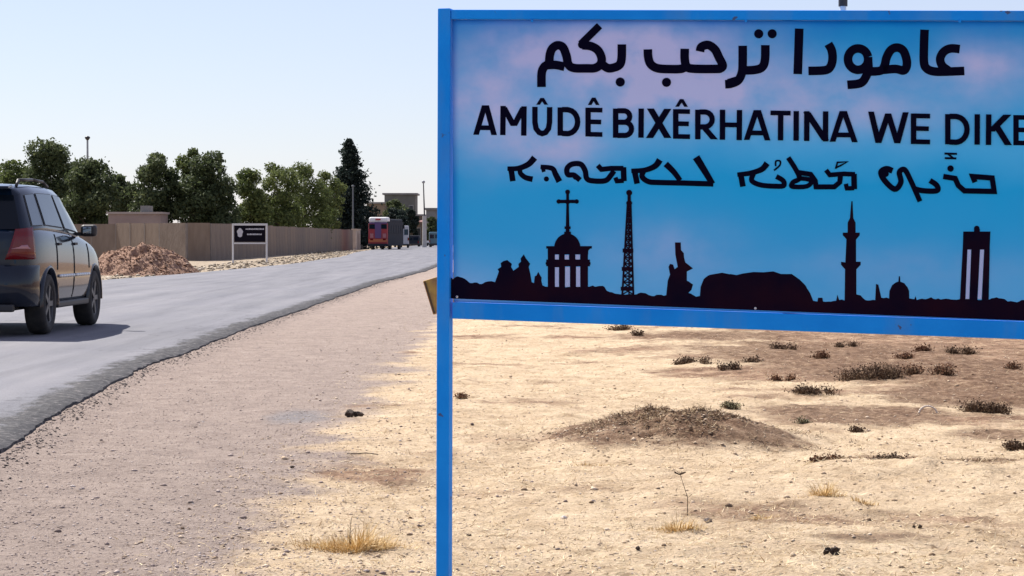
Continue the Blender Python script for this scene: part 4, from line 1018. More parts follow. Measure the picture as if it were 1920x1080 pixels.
def gR(T, x, y0, y1, xr):
    st(T, (x, y0), (x, y1)); d = WH*1.75; ya = y0+d; yb = y0+(y1-y0)*0.58; h = (yb-ya)/2; c = (ya+yb)/2; m_ = xr - 18 - h
    st(T, (x+12, ya), (m_, ya), *[(m_ + math.sin(a)*h, c - math.cos(a)*h) for a in np.linspace(0.2, 2.94, 9)], (m_, yb), (x+12, yb), w=9.8)
    st(T, (m_-8, yb), (xr-4, y1))
gR(l1, 1590, 130, 331, 1706)
st(l1, (1758,130),(1757,334)); st(l1, (1873,132),(1871,337)); st(l1, (1760,232),(1870,234), w=WH)
gA(l2, 176, 128, 106, 323, 243, 326, 277)
st(l2, (262,146),(394,148), w=WH); st(l2, (329,150),(328,326))
st(l2, (431,134),(430,328)); st(l2, (500,135),(499,330)); st(l2, (623,136),(622,333)); st(l2, (500,142),(622,326), w=11.5)
gA(l2, 738, 134, 668, 335, 814, 338, 290)
st(l2, (920,138),(968,343), w=10.8); st(l2, (968,343),(1032,150), w=10.8); st(l2, (1032,150),(1092,345), w=10.8); st(l2, (1092,345),(1147,142), w=10.8)
gE(l2, 1198, 150, 350, 1306); gD(l2, 1422, 154, 352, 1566); st(l2, (1615,155),(1614,354))
st(l2, (1690,156),(1688,356)); st(l2, (1812,158),(1702,268), w=11); st(l2, (1738,228),(1818,357), w=11.5); gE(l2, 1868, 160, 358, 1972)
I.build('latin_lettering', M_ink)
# --- Syriac line
I = Ink()
def s1(*pts, w=8.5, sm=True, w2=None): I.stroke([l1(p) for p in pts], w*1.18, sm, w2=w2 and w2*1.18)
def s2(*pts, w=8.5, sm=True, w2=None): I.stroke([l2(p) for p in pts], w*1.18, sm, w2=w2 and w2*1.18)
s1((297,530),(370,528),(440,500),(482,455), w=7, w2=10.5); s1((322,535),(334,615), w=9, sm=False); s1((385,520),(385,560),(420,590),(468,602), w=7, w2=9)
s1((522,518),(600,528),(625,570),(650,618), w=7, w2=10); s1((535,518),(545,552), w=6, sm=False); I.disc(*l1((562,600)), 4.8)
s1((790,608),(750,575),(708,570),(702,530),(735,500),(795,500),(825,545),(835,595),(870,612),(960,612),(1000,575),(1020,545), w=8.5); I.disc(*l1((765,590)), 6.5, 4.5)
s1((910,508),(935,535),(1000,528),(1085,528), w=8, sm=False); s1((1085,520),(1088,615), w=9, sm=False); s1((1030,590),(1040,615),(1088,612), w=7, sm=False)
s1((1138,545),(1230,540),(1300,512),(1332,470), w=7, w2=10.5); s1((1160,545),(1178,632), w=9, sm=False); s1((1222,545),(1212,585),(1255,618),(1330,624),(1500,628),(1695,634), w=8.5)
s1((1372,498),(1425,550),(1470,610), w=10, w2=8); s1((1578,452),(1630,535),(1690,634), w=12, w2=9)
s2((45,550),(130,540),(205,515),(240,475), w=7, w2=10); s2((68,552),(82,628), w=9, sm=False); s2((150,545),(140,590),(200,618),(300,626),(348,622),(345,590),(300,562), w=8)
s2((285,522),(322,490),(325,462),(298,462),(296,495), w=2.8); s2((378,438),(430,520),(450,575),(410,600),(405,628),(500,626),(530,590),(470,575),(440,582), w=8, w2=7)
s2((440,535),(525,548),(555,590),(560,630),(680,630),(715,600),(720,560), w=8, sm=False); s2((625,520),(650,552),(740,545),(815,548), w=7.5, sm=False); s2((808,545),(810,645), w=9, sm=False); s2((755,610),(762,640),(810,638), w=7, sm=False)
s2((688,512),(700,470),(765,466),(725,488),(690,505), w=2.8, sm=False)
s2((1060,525),(1020,512),(985,535),(1010,590),(1075,645),(1115,600),(1105,535),(1140,518),(1180,590),(1240,725), w=9.5, w2=8); s2((1195,640),(1260,655),(1350,655),(1350,620),(1305,588), w=8.5); I.disc(*l2((1012,545)), 7, 6)
s2((1392,562),(1470,575),(1490,620),(1530,656),(1725,660),(1712,572),(1585,562),(1600,600), w=8.5, sm=False)
I.disc(*l2((1440,510)), 6); s2((1400,412),(1482,414), w=3.2, sm=False); s2((1402,442),(1478,444), w=3.2, sm=False); s2((1422,414),(1458,442), w=3, sm=False)
I.build('syriac_lettering', M_ink)
# --- skyline silhouette
I = Ink()
def k3(p): return (830 + p[0]/3.491, 340 + p[1]/3.491)
def k4(p): return (1370 + p[0]/3.4836, 340 + p[1]/3.4836)
prof = [k3(p) for p in [(52,625),(70,640),(100,622),(150,640),(180,665),(260,672),(300,655),(345,660),(370,590),(362,575),(385,560),(382,535),(400,522),(425,515),(455,540),(450,560),(465,585),(500,560),(498,540),(515,525),(512,505),(533,478),(548,505),(560,520),(575,540),(565,560),(575,600),(585,660),(600,665),(605,620),(615,618),(628,592),(640,615),(650,630),(648,650),(655,680),(690,690),(820,692),(960,690),(985,682),(1000,690),(1025,685),(1050,684),(1075,715),(1130,735),(1210,740),(1270,740),(1300,728),(1330,732),(1370,750),(1465,745),(1475,650),(1490,610),(1480,560),(1490,540),(1510,545),(1520,575),(1540,560),(1525,480),(1522,400),(1560,400),(1562,450),(1580,470),(1582,500),(1590,530),(1640,570),(1600,590),(1600,650),(1640,675),(1630,710),(1610,730),(1660,755),(1685,750),(1690,690),(1710,640),(1750,612),(1790,605),(1830,598),(1880,608)]]
prof += [k4(p) for p in [(0,605),(40,612),(80,602),(150,592),(215,594),(280,588),(330,605),(400,605),(450,640),(490,680),(520,730),(540,780),(568,785),(572,760),(600,760),(605,785),(690,780),(698,740),(710,775),(745,778),(748,575),(722,545),(722,525),(750,530),(757,378),(733,352),(733,335),(765,335),(765,270),(780,240),(789,130),(797,130),(802,240),(817,270),(817,335),(844,335),(844,352),(820,380),(820,525),(850,525),(850,545),(822,575),(822,738),(850,745),(880,775),(945,775),(950,670),(965,675),(985,760),(1035,765),(1038,715),(1055,678),(1080,660),(1096,655),(1099,620),(1107,620),(1109,655),(1135,665),(1155,690),(1166,715),(1168,765),(1200,770),(1208,750),(1216,775),(1270,770),(1310,757),(1340,770),(1440,772),(1495,770),(1600,772),(1690,772),(1720,762),(1770,765),(1810,785),(1870,790),(1916,775),(2000,770),(2100,780)]]
for a, c in zip(prof[:-1], prof[1:]): pass
# bottom edge meets the lower rail
def bot(x): return 560 + (x - 842)*0.0385
bottom = [(x, min(bot(x), 9e9)) for x in (2160, 1900, 1600, 1300, 1000, 845)]
lastx = S(2100, 600)
rj = random.Random(3); pr2 = [prof[0]]
for (xa, ya), (xb, yb) in zip(prof[:-1], prof[1:]):
    L_ = math.hypot(xb-xa, yb-ya)
    if min(ya, yb) > 515 and abs(xb-xa) > abs(yb-ya)*0.6 and xb > xa and L_ > 7:
        n_ = int(L_/4.5)
        for i_ in range(1, n_): t_ = i_/n_; pr2.append((xa + (xb-xa)*t_, ya + (yb-ya)*t_ + rj.uniform(-1.9, 1.0)))
    pr2.append((xb, yb))
pr2 += [(2160, 564)]
# keep the outline inside the sheet
I.fill(pr2 + [(x, y - 0.6) for x, y in bottom])
def kf(*pts): I.fill([k3(p) for p in pts])
def kr(x0, y0, x1, y1): kf((x0,y0),(x1,y0),(x1,y1),(x0,y1))
kr(690,430,737,700); kr(764,505,803,700); kr(836,505,875,700); kr(903,430,953,700); kr(680,512,966,556); kr(737,556,764,562); kr(676,530,970,545); kr(690,430,955,478); kr(680,424,978,440); kr(764,478,800,512); kr(830,478,870,512); kr(700,478,735,512); kr(905,478,950,512); kf((966,424),(980,424),(955,455),(945,455))
kf(*[(818 + math.cos(a)*86, 436 - math.sin(a)*94) for a in np.linspace(0, math.pi, 20)])
kf((807,345),(833,345),(828,150),(812,150)); kr(811,75,829,150); kr(755,121,885,143); I.disc(*k3((820,70)), 4.5); I.disc(*k3((762,132)), 4.2); I.disc(*k3((879,132)), 4.2); kr(800,295,840,312); kr(798,330,842,350); kr(808,120,832,146)
# lattice mast
def ks(w, *pts): I.stroke([k3(p) for p in pts], w, False)
ks(3.6, (1214,130), (1178,745)); ks(3.6, (1232,130), (1250,745)); ks(2.6, (1222,90), (1222,745)); I.disc(*k3((1223,75)), 5.6); kr(1212,85,1234,160); kr(1204,135,1242,150)
ym = np.linspace(180, 740, 15)
for i, y in enumerate(ym[:-1]):
    f = (y-130)/615; g = (ym[i+1]-130)/615; xl, xr = 1214-36*f, 1232+18*f; xl2, xr2 = 1214-36*g, 1232+18*g
    ks(2.2, (xl, y), (xr2, ym[i+1])); ks(2.2, (xr, y), (xl2, ym[i+1])); ks(2.6, (xl, y), (xr, y))
for y in (440, 560, 690): kr(1180 - (y-440)*0.05, y, 1250, y+26)
def k4f(*pts): I.fill([k4(p) for p in pts])
k4f((1520,328),(1697,328),(1692,446),(1516,446)); I.disc(*k4((1608,308)), 5.2); k4f((1590,310),(1628,310),(1628,330),(1590,330))
k4f((1516,440),(1547,440),(1533,775),(1498,775)); k4f((1573,440),(1629,440),(1612,775),(1560,775)); k4f((1657,440),(1693,440),(1686,775),(1641,775))
I.build('skyline_print', M_sil)
I = Ink(); I.k = 0; I.off = lambda: 0.0062
for q_ in ((1548, 1571, 1535, 1558), (1630, 1655, 1614, 1639)): I.fill([k4((q_[0], 446)), k4((q_[1], 446)), k4((q_[3], 768)), k4((q_[2], 768))])
for x0_, x1_, y0_, y1_ in ((738, 763, 563, 690), (804, 835, 560, 690), (876, 902, 560, 690), (738, 762, 480, 511), (802, 828, 482, 511), (872, 900, 480, 511)): I.fill([k3((x0_, y0_)), k3((x1_, y0_)), k3((x1_, y1_)), k3((x0_, y1_))])
I.build('pale_openings', mat('pale_lilac_ink', (0.40, 0.50, 0.80), 0.7, spec=0.1))
# a few rivets / light specks along the lower edge
for px, py in ((858, 556.5), (1417, 578), (1000, 40), (1400, 40), (1800, 41)):
    s, t = S(px, py); b = MB(); p = SP(s, t, 0.009 if py > 100 else 0.0195)
    Mx = Matrix.Translation(p) @ Nn.to_track_quat('Z', 'Y').to_matrix().to_4x4()
    b.lathe([(0.001, 0.003), (0.0035, 0.0025), (0.0048, 0)], M=Mx, n=10); b.build('rivet', mat('rivet_metal', (0.6, 0.6, 0.6), 0.4, 0.5) if py > 100 else M_blue, sign, smooth=True)
# tall post behind, its dark upper part above a stretch painted pale for the sign edge's bright halo
Yp = 7.635; tp = empty('tall_post', (at(1579, Yp), Yp, gz(at(1579, Yp), Yp)), label='dark slim post rising behind the top edge of the blue sign', cat='post')
# the post is hidden by the sign below, so only its top shows
zc = 1.2 + (445 - 13)/F*Yp
b = MB(); b.tube((0, 0, 0.0 + 1.12), (0, 0, zc), 0.011, n=12); 
tp.location.z = 0
b.build('pale_halo_stretch', mat('pale_halo_stretch', (0.72, 0.74, 0.76), 0.5), tp)
b = MB(); b.tube((0, 0, zc), (0, 0, zc + 0.9), 0.0155, n=12); b.build('pole', M_dark, tp)

# ------------------------------------------------------------------ crooked yellow board behind the blue post
def make_yellow():
    Y = 8.15; cx, cy = 834, 549; X = at(cx, Y); z = zat(cy, Y)
    root = empty('yellow_board', (X, Y, gz(X, Y)), label='crooked weathered yellow board standing behind the blue sign post', cat='sign')
    h = 66/F*Y/2; my = mat('weathered_yellow', (0.66, 0.34, 0.04), 0.7, var=(0.32, 0.13, 0.035), scale=14)
    A = Matrix.Rotation(R(-17), 3, 'Y')
    b = MB(); b.box((0, 0, z - root.location.z), (2*h, 0.006, 2*h), M=A); b.build('board', my, root, bevel=0.003)
    b = MB()
    for s in (-1, 1):
        b.box(Vector((0, -0.005, z - root.location.z)) + A @ Vector((s*(h - 0.006), 0, 0)), (0.007, 0.004, 2*h - 0.006), M=A)
    b.build('rim', mat('rusty_rim', (0.10, 0.045, 0.015), 0.8), root)
    b = MB(); b.tube((-0.002, 0.02, -0.1), (-0.002, 0.02, z - root.location.z), 0.009, n=10); b.build('post', M_dark, root)
make_yellow()

# ------------------------------------------------------------------ loose stuff on the ground
def scatter(n, x0, x1, y0, y1, power=1.0):
    u = rng.random(n); y = (y0**(-power) + u*(y1**(-power) - y0**(-power)))**(-1/power); x = x0 + (x1-x0)*rng.random(n); return x, y
M_gravel = tintmat('gravel', [(0, (0.16, 0.12, 0.10)), (0.12, (0.28, 0.22, 0.19)), (0.5, (0.40, 0.32, 0.275)), (0.9, (0.47, 0.39, 0.34)), (1, (0.62, 0.55, 0.5))])
def in_view(x, y, pad=0.5): 
    k = 960/F; return np.abs(x) < y*k + pad
x, y = scatter(42000, -4.5, 0.6, 6.5, 70, 1.2); re = redge(y); ok = (x > re + 0.03) & in_view(x, y) & (rng.random(len(x)) < np.clip(1.2 - (x+1.6)*0.6, 0.15, 1)); x, y = x[ok], y[ok]
r = 0.003 + 0.005*rng.random(len(x))**3 + (rng.random(len(x)) < 0.008)*0.010
tag(rocks('gravel', np.stack([x, y, gheight(x, y) + r*0.15, r], 1), M_gravel), 'small stones scattered over the dusty shoulder', 'gravel', kind='stuff')
M_crumb = tintmat('field_crumbs', [(0, (0.10, 0.06, 0.035)), (0.08, (0.28, 0.20, 0.13)), (0.3, (0.50, 0.38, 0.26)), (1, (0.64, 0.51, 0.37))])
x, y = scatter(22000, -1.6, 9.5, 6.5, 60, 1.0); ok = in_view(x, y); x, y = x[ok], y[ok]
# more crumbs on hump and in soil patches
hx_ = MOUND.x + rng.normal(size=1500)*0.42; hy_ = MOUND.y + rng.normal(size=1500)*0.34
x = np.concatenate([x, hx_]); y = np.concatenate([y, hy_])
r = 0.004 + 0.010*rng.random(len(x))**4 + (rng.random(len(x)) < 0.006)*0.012
tag(rocks('clods', np.stack([x, y, gheight(x, y) + r*0.1, r], 1), M_crumb), 'small soil crumbs scattered through the dry field', 'clods', kind='stuff')
# lumps of broken tar along the road edge
M_tar = tintmat('tar_lumps', [(0, (0.035, 0.032, 0.032)), (0.6, (0.11, 0.095, 0.088)), (1, (0.28, 0.24, 0.21))])
y = 9 + rng.random(4200)**1.5*60; x = redge(y) + 0.02 + np.abs(rng.normal(size=len(y)))*0.09; r = 0.003 + 0.009*rng.random(len(y))**2.5
tag(rocks('tar_crumbs', np.stack([x, y, gheight(x, y) + r*0.2, r], 1), M_tar), 'dark broken asphalt crumbs along the near road edge', 'asphalt crumbs', kind='stuff')
# left verge rubble
M_rub = tintmat('verge_rubble', [(0, (0.10, 0.075, 0.05)), (0.5, (0.27, 0.22, 0.16)), (1, (0.55, 0.48, 0.38))])
y = 62 + rng.random(2400)*150; x = ledge(y) - 0.2 - rng.random(len(y))*3.6; r = 0.025 + 0.085*rng.random(len(y))**3
tag(rocks('rubble', np.stack([x, y, gheight(x, y) + r*0.2, r], 1), M_rub), 'pale stones and rubble on the far verge below the wall', 'rubble', kind='stuff')

# straw litter lying flat and short stubble
def blades(name, x, y, z, L_, wid, lift, m, parent=None, tint=None, az=None, bend=0.0):
    n = len(x); az = rng.random(n)*6.283 if az is None else az
    d = np.stack([np.cos(az)*np.cos(lift), np.sin(az)*np.cos(lift), np.sin(lift)], 1)
    sd = np.stack([-np.sin(az), np.cos(az), rng.normal(size=n)*0.4], 1)*wid[:, None]
    c = np.stack([x, y, z], 1); mid = c + d*L_[:, None]*0.55; e = c + d*L_[:, None]; e[:, 2] -= bend*L_
    V = np.stack([c - sd, c + sd, mid + sd*0.8, mid - sd*0.8, e], 1).reshape(-1, 3)
    base = np.arange(n)*5
    me = bpy.data.meshes.new(name)
    F4 = np.stack([base, base+1, base+2, base+3], 1); F3 = np.stack([base+3, base+2, base+4], 1)
    lv = np.concatenate([F4.ravel(), F3.ravel()]); ls = np.concatenate([np.arange(n)*4, 4*n + np.arange(n)*3]); lt = np.concatenate([np.full(n, 4), np.full(n, 3)])
    me.vertices.add(5*n); me.vertices.foreach_set('co', V.ravel()); me.loops.add(len(lv)); me.loops.foreach_set('vertex_index', lv)
    me.polygons.add(2*n); me.polygons.foreach_set('loop_start', ls); me.polygons.foreach_set('loop_total', lt)
    a = me.attributes.new('tint', 'FLOAT', 'POINT'); a.data.foreach_set('value', np.repeat(rng.random(n) if tint is None else tint, 5))
    me.update(calc_edges=True); me.materials.append(m); return link(name, me, parent)
M_straw = tintmat('straw', [(0, (0.24, 0.155, 0.08)), (0.2, (0.46, 0.34, 0.19)), (0.7, (0.61, 0.485, 0.30)), (1, (0.73, 0.61, 0.40))], 0.8)
x, y = scatter(150000, -1.8, 9.0, 6.5, 45, 1.1); f = fbm(x*0.8, y*0.8, 3, 91); ok = in_view(x, y) & (f + 0.25*rng.normal(size=len(x)) > -0.25) & (x > -1.05 + 0.35*rng.normal(size=len(x))) & (rng.random(len(x)) > 0.9*soilmask(x, y)); x, y = x[ok], y[ok]; n = len(x)
tag(blades('dry_grass', x, y, gheight(x, y) + 0.002, 0.015 + 0.05*rng.random(n)**1.6, 0.0007 + 0.0011*rng.random(n), np.abs(rng.normal(size=n))*0.30, M_straw), 'flattened dry straw and stubble covering the field', 'dry grass', kind='stuff')

# matted dark weeds lying on the hump and along the low ridge
M_mat = tintmat('matted_weeds', [(0, (0.05, 0.028, 0.016)), (0.45, (0.15, 0.095, 0.055)), (0.8, (0.32, 0.225, 0.13)), (1, (0.46, 0.36, 0.22))], 0.9)
gx = np.concatenate([MOUND.x + rng.normal(size=4200)*0.30, MOUND.x + 0.45 + rng.normal(size=2200)*0.26]); gy = np.concatenate([MOUND.y + 0.02 + rng.normal(size=4200)*0.28, MOUND.y - 0.42 + rng.normal(size=2200)*0.22])
ok = fbm(gx*3.2, gy*3.2, 3, 17) > -0.12; gx, gy = gx[ok], gy[ok]; n = len(gx)
tag(blades('dry_weeds', gx, gy, gheight(gx, gy) + 0.003, 0.018 + 0.045*rng.random(n)**1.5, 0.0012 + 0.0018*rng.random(n), np.abs(rng.normal(size=n))*0.35, M_mat), 'dark matted weeds covering the low earth hump', 'weeds', kind='stuff')
c_ = ground(1750, 868, -0.07); gx = c_.x + (rng.random(7000) - 0.5)*1.3; gy = c_.y + 0.10*np.sin(gx*5) + rng.normal(size=7000)*0.17
ok = fbm(gx*3.5, gy*2.0, 3, 19) > -0.08; gx, gy = gx[ok], gy[ok]; n = len(gx)
tag(blades('dry_weeds', gx, gy, gheight(gx, gy) + 0.003, 0.015 + 0.04*rng.random(n)**1.5, 0.0011 + 0.0016*rng.random(n), np.abs(rng.normal(size=n))*0.35, M_mat), 'dark broken line of flattened weeds along the long low ridge at right', 'weeds', kind='stuff')
# individual dry plants
M_twig = tintmat('brown_twigs', [(0, (0.04, 0.024, 0.015)), (0.5, (0.12, 0.075, 0.045)), (1, (0.28, 0.19, 0.115))])
M_dryleaf = tintmat('dry_leaves', [(0, (0.035, 0.022, 0.014)), (0.7, (0.10, 0.06, 0.036)), (1, (0.22, 0.14, 0.085))])
M_rust = tintmat('rusty_leaves', [(0, (0.06, 0.025, 0.014)), (0.6, (0.15, 0.07, 0.036)), (1, (0.28, 0.16, 0.09))])
M_olive = tintmat('olive_leaves', [(0, (0.06, 0.055, 0.03)), (0.6, (0.16, 0.14, 0.08)), (1, (0.3, 0.27, 0.16))])
M_gold = tintmat('golden_straw', [(0, (0.34, 0.20, 0.07)), (0.4, (0.58, 0.39, 0.16)), (1, (0.76, 0.60, 0.34))], 0.8)
def shrub(px, py, wpx, hpx, label, m=None, seed=0, n=None, name='dry_shrub', olive=False):
    p = ground(px, py, -0.07); rs = np.random.default_rng(seed + 500); k = p.y/F; W = wpx*k; H = hpx*k
    root = empty(name, (p.x, p.y, gz(p.x, p.y)), label=label, cat='shrub', group='dry shrubs in the field')
    n = n or 260; a = rs.random(n)*6.283
    nc = max(2, int(wpx/14)); cxs = np.sort(rs.random(nc) - 0.5)*0.8; ch = 0.35 + 1.25*rs.random(nc)**1.4; ci = rs.integers(0, nc, n)
    ox = (cxs[ci] + rs.normal(size=n)*0.07)*W*1.05; oy = (rs.random(n)-0.5)*W*0.9*(1 - np.abs(cxs[ci]))
    lift = rs.random(n)*1.15 + 0.18; L_ = H*1.25*ch[ci]*(0.3 + 0.6*rs.random(n))/np.maximum(np.sin(lift), 0.4)
    out_ = rs.random(n) < 0.06; L_ = np.where(out_, L_*1.9, L_)
    L_ = np.clip(L_, 0.008, max(W*0.25, 0.03))
    zz = gheight(ox + p.x, oy + p.y) - root.location.z
    blades('twigs', ox, oy, zz - 0.004, L_, 0.0012 + 0.0020*rs.random(n)*(p.y/14), lift, M_twig, root, az=a)
    n3 = int(n*2.6); t = rs.random(n3)**0.7; i = rs.integers(0, n, n3)
    C = np.stack([ox[i] + np.cos(a[i])*np.cos(lift[i])*L_[i]*t, oy[i] + np.sin(a[i])*np.cos(lift[i])*L_[i]*t, zz[i] + np.sin(lift[i])*L_[i]*t + 0.003], 1) + rs.normal(size=(n3, 3))*0.014*(p.y/17)*np.array([1.2, 1.2, 0.9])
    leaves('leaves', C, np.tile([0, 0, 1.0], (n3, 1)), rs.random(n3), 0.0085*(p.y/17)**0.5, M_olive if olive else (m or M_dryleaf), root)
    return root
shrubs = [
 (1636, 710, 110, 42, 'largest dark brown shrub, in the middle of the field right of the hump', 700),
 (1738, 704, 88, 42, 'rusty brown shrub just right of the largest dark shrub', 520),
 (1855, 769, 92, 46, 'dark bushy shrub near the right edge of the photo, right of the pale bent strip', 620),
 (1468, 652, 46, 24, 'small brown shrub directly under the blue sign, above the two flat shrubs', 260),
 (1542, 668, 52, 18, 'low brown shrub under the sign, left of the largest dark shrub and above it', 260),
 (1297, 680, 60, 16, 'flat dark shrub behind and above the earth hump, left one of a pair', 320),
 (1364, 695, 42, 13, 'flat dark shrub behind the earth hump, right one of a pair', 240),
 (1466, 711, 40, 12, 'tiny dark clump between the pair of flat shrubs and the long flat shrub', 220),
 (1524, 738, 84, 18, 'long flat dark shrub lying left of and below the largest shrub', 420),
 (1372, 764, 44, 18, 'small olive brown tuft on the back slope of the earth hump', 240),
 (1552, 868, 66, 26, 'scraggly dark shrub at the left end of the long low earth ridge', 340),
 (1910, 838, 50, 26, 'dark shrub cut by the right edge of the photo above the earth ridge', 260),
 (1803, 660, 56, 22, 'round grey brown shrub highest up near the right edge, under the sign', 300),
 (1722, 655, 44, 16, 'low shrub under the sign, above the rusty brown shrub', 240),
 (1168, 622, 56, 11, 'thin dark clump touching the lower edge of the blue sign, above the hump', 220),
 (1510, 790, 20, 16, 'tiny grey green sprig right of the earth hump', 90),
 (1700, 672, 50, 20, 'small rusty clump between the rusty brown shrub and the sign', 200),
 (1590, 648, 40, 16, 'faint brown shrub under the sign, left of the largest shrub and higher up', 160),
 (1420, 676, 46, 10, 'flat brown clump above the tiny dark clump behind the earth hump', 150),
 (1890, 690, 50, 16, 'low rusty clump at the right edge above the dark bushy shrub', 180),
 (1600, 802, 40, 9, 'thin flat brown weed line in the middle of the bare soil patch', 120),
 (1660, 858, 80, 12, 'thin line of dry stalks along the top of the low earth ridge', 260),
 (875, 750, 40, 8, 'small flat dark tuft beside the blue post, left of the hump', 150),
 (1195, 630, 30, 10, 'brown tuft just right of the thin dark clump at the sign edge', 130),
]
for i, (px, py, w, h, lab, n) in enumerate(shrubs):
    if n: shrub(px, py, w, h, lab, seed=i, n=n, olive=(i in (9, 15)), m=(M_rust if i % 3 == 1 else None))
def tuft(px, py, wpx, hpx, label, m, n, seed, name='grass_tuft', dens=1.0):
    p = ground(px, py, -0.07); rs = np.random.default_rng(seed + 900); k = p.y/F; W = wpx*k; H = hpx*k
    root = tag(None or bpy.data.objects.new(name, None), label, 'grass tuft'); col.objects.link(root); root.location = (p.x, p.y, gz(p.x, p.y))
    ox = rs.normal(size=n)*W*0.24; oy = rs.normal(size=n)*W*0.13; a = np.arctan2(oy, ox) + rs.normal(size=n)*0.9
    lift = 0.25 + rs.random(n)*1.0; L_ = H*(0.25 + 0.75*rs.random(n)**1.3)*(1.1 - 0.5*np.minimum(1, np.abs(ox)/(W*0.5)))*(0.75 + 0.9*np.abs(fbm(ox/W*7 + seed, oy*0 + 2.0, 2, 5))*2)
    blades('blades', ox, oy, gheight(ox+p.x, oy+p.y) - root.location.z - 0.003, L_, 0.0007 + 0.0010*rs.random(n), lift, m, root, az=a, bend=0.12)
    return root
t0 = tuft(658, 1012, 180, 52, 'golden dry grass tuft with one dark stalk, left of the blue post in the foreground', M_gold, 1500, 1)
b = MB(); b.tube((0, 0, 0), (-0.004, 0, 0.06), 0.002, 0.0015, 6); b.tube((-0.004, 0, 0.06), (0.002, 0, 0.135), 0.0015, 0.001, 6); b.tube((-0.003, 0, 0.07), (0.018, -0.01, 0.095), 0.001, 0.0007, 5); b.tube((-0.002, 0, 0.085), (-0.014, 0.0, 0.105), 0.001, 0.0007, 5); b.build('stalk', M_twig, t0)
tuft(1270, 985, 110, 26, 'pale golden tuft at the foot of the bare stalk in the foreground', M_gold, 500, 2)
tuft(1545, 935, 70, 34, 'pale golden tuft in the foreground below the scraggly shrub', M_gold, 420, 3)
tuft(1620, 945, 60, 18, 'faint flat straw tuft right of the pale golden tuft', M_gold, 200, 4)
tuft(1430, 970, 50, 16, 'small faint straw tuft between the bare stalk and the pale golden tuft', M_gold, 160, 5)
tuft(1110, 862, 90, 12, 'wispy straw tuft on the near slope below the earth hump', M_gold, 240, 6)
# bare forked stalk
p = ground(1289, 960, -0.07); st_ = empty('dry_stalk', (p.x, p.y, gz(p.x, p.y)), label='thin bare stalk with a flat dark head standing alone in the foreground', cat='plant')
k = p.y/F
b = MB(); b.tube((0, 0, -0.005), (0.001, 0, 34*k), 0.0022, 0.0018, 6); b.tube((0.001, 0, 34*k), (-14*k, 0, 78*k), 0.0018, 0.0012, 6); b.tube((0.001, 0, 34*k), (9*k, 0.01, 40*k), 0.0012, 0.0008, 5); b.tube((0, 0, 37*k), (-9*k, -0.01, 41*k), 0.0012, 0.0008, 5); b.build('stem', M_twig, st_)
b = MB()
for q in range(16): a = q*0.39; b.tube((-14*k, 0, 77*k), (-14*k + math.cos(a)*11*k, math.sin(a)*11*k, 82*k + 0.002*math.sin(q*3)), 0.0011, 0.0018, 4)
b.build('flower_head', M_twig, st_)
# dark clods and litter that stand out
M_cd = mat('dark_clod', (0.03, 0.018, 0.012), 0.9, var=(0.07, 0.045, 0.03), scale=30)
def clod(px, py, wpx, hpx, label, m=M_cd, seed=0, name='dark_clod', cat='clod', lumps=3):
    p = ground(px, py, -0.07); k = p.y/F; rs = random.Random(seed); bm = bmesh.new()
    for j in range(lumps):
        t = (j + 0.5)/lumps - 0.5
        Mx = Matrix.Translation((rs.uniform(-0.38, 0.38)*wpx*k if lumps > 1 else 0, rs.uniform(-0.3, 0.3)*wpx*k*0.3, hpx*k*(0.3 + 0.15*rs.random()))) @ Matrix.Rotation(rs.random()*3, 4, 'Z') @ Matrix.Diagonal((wpx*k*(0.5 if lumps == 1 else rs.uniform(0.10, 0.30)), wpx*k*(0.4 if lumps == 1 else rs.uniform(0.08, 0.2)), hpx*k*rs.uniform(0.18, 0.55), 1))
        bmesh.ops.create_icosphere(bm, subdivisions=2, radius=1, matrix=Mx)
    for v in bm.verts: v.co += Vector((rs.uniform(-1, 1), rs.uniform(-1, 1), rs.uniform(-1, 1)))*0.16*hpx*k
    me = bpy.data.meshes.new(name); bm.to_mesh(me); bm.free(); me.materials.append(m)
    o = link(name, me); o.location = (p.x, p.y, gz(p.x, p.y)); tag(o, label, cat); return o
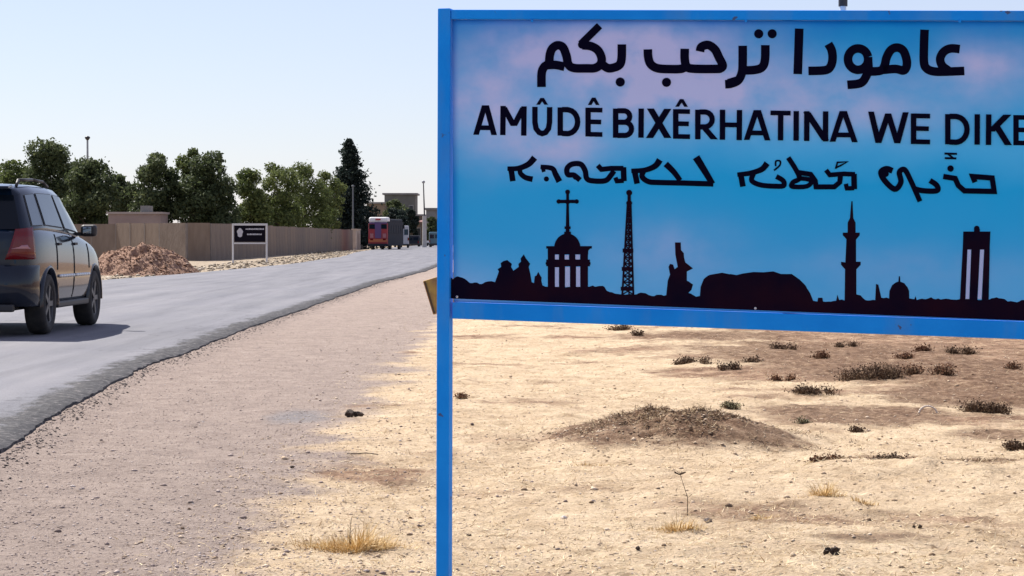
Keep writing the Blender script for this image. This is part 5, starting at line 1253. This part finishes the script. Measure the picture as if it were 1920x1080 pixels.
clod(668, 778, 38, 15, 'ragged black scrap lying on the gravel shoulder left of the blue post', seed=1, name='black_scrap', cat='litter', lumps=7)
clod(1555, 1034, 34, 20, 'dark clod with a spiky shadowed hollow at the bottom of the foreground', seed=2, lumps=3)
clod(1718, 988, 22, 14, 'small dark clod in the right foreground, right of the larger clod', seed=3, lumps=2)
clod(879, 990, 10, 8, 'tiny dark stone just right of the blue post near the bottom', seed=4, lumps=1, name='dark_stone', cat='stone')
clod(1196, 1024, 10, 7, 'tiny dark stone in the foreground left of the larger dark clod', seed=5, lumps=1, name='dark_stone', cat='stone')
clod(548, 874, 10, 7, 'tiny dark stone on the edge between gravel shoulder and straw', seed=6, lumps=1, name='dark_stone', cat='stone')
clod(450, 984, 10, 7, 'tiny dark stone left of the golden grass tuft', seed=7, lumps=1, name='dark_stone', cat='stone')
p = ground(680, 848, -0.07); k = p.y/F; b = MB(); pts = [Vector((-30*k, 0.02, 0.004)), Vector((-8*k, 0, 0.006)), Vector((6*k, -0.004, 0.010)), Vector((30*k, -0.03, 0.004))]
for a_, c_ in zip(pts[:-1], pts[1:]): b.tube(a_, c_, 0.0035, 0.0028, 6)
tag(b.build('dry_twig', M_cd, None, smooth=True, loc=(p.x, p.y, gz(p.x, p.y))), 'thin dark twig lying in the straw below the black scrap', 'litter')
clod(1333, 972, 26, 9, 'small pale and dark stone at the right of the bare stalk', mat('pale_stone', (0.42, 0.35, 0.28), 0.9, var=(0.12, 0.09, 0.07), scale=60), seed=9, lumps=2, name='pale_stone', cat='stone')
# pale bent strip in the field
p = ground(1740, 773, -0.07); k = p.y/F
pts = [Vector((math.cos(a)*17*k, math.sin(a)*0.01, max(-0.01, math.sin(a)*15*k))) for a in np.linspace(0.1, 3.04, 12)]
b = MB()
for a_, c_ in zip(pts[:-1], pts[1:]): b.tube(a_, c_, 0.0075, n=6)
o = b.build('bent_strip', mat('pale_plastic', (0.62, 0.52, 0.42), 0.7), None, smooth=True, loc=(p.x, p.y, gz(p.x, p.y))); tag(o, 'pale bent strip sticking out of the soil between two dark shrubs', 'litter')
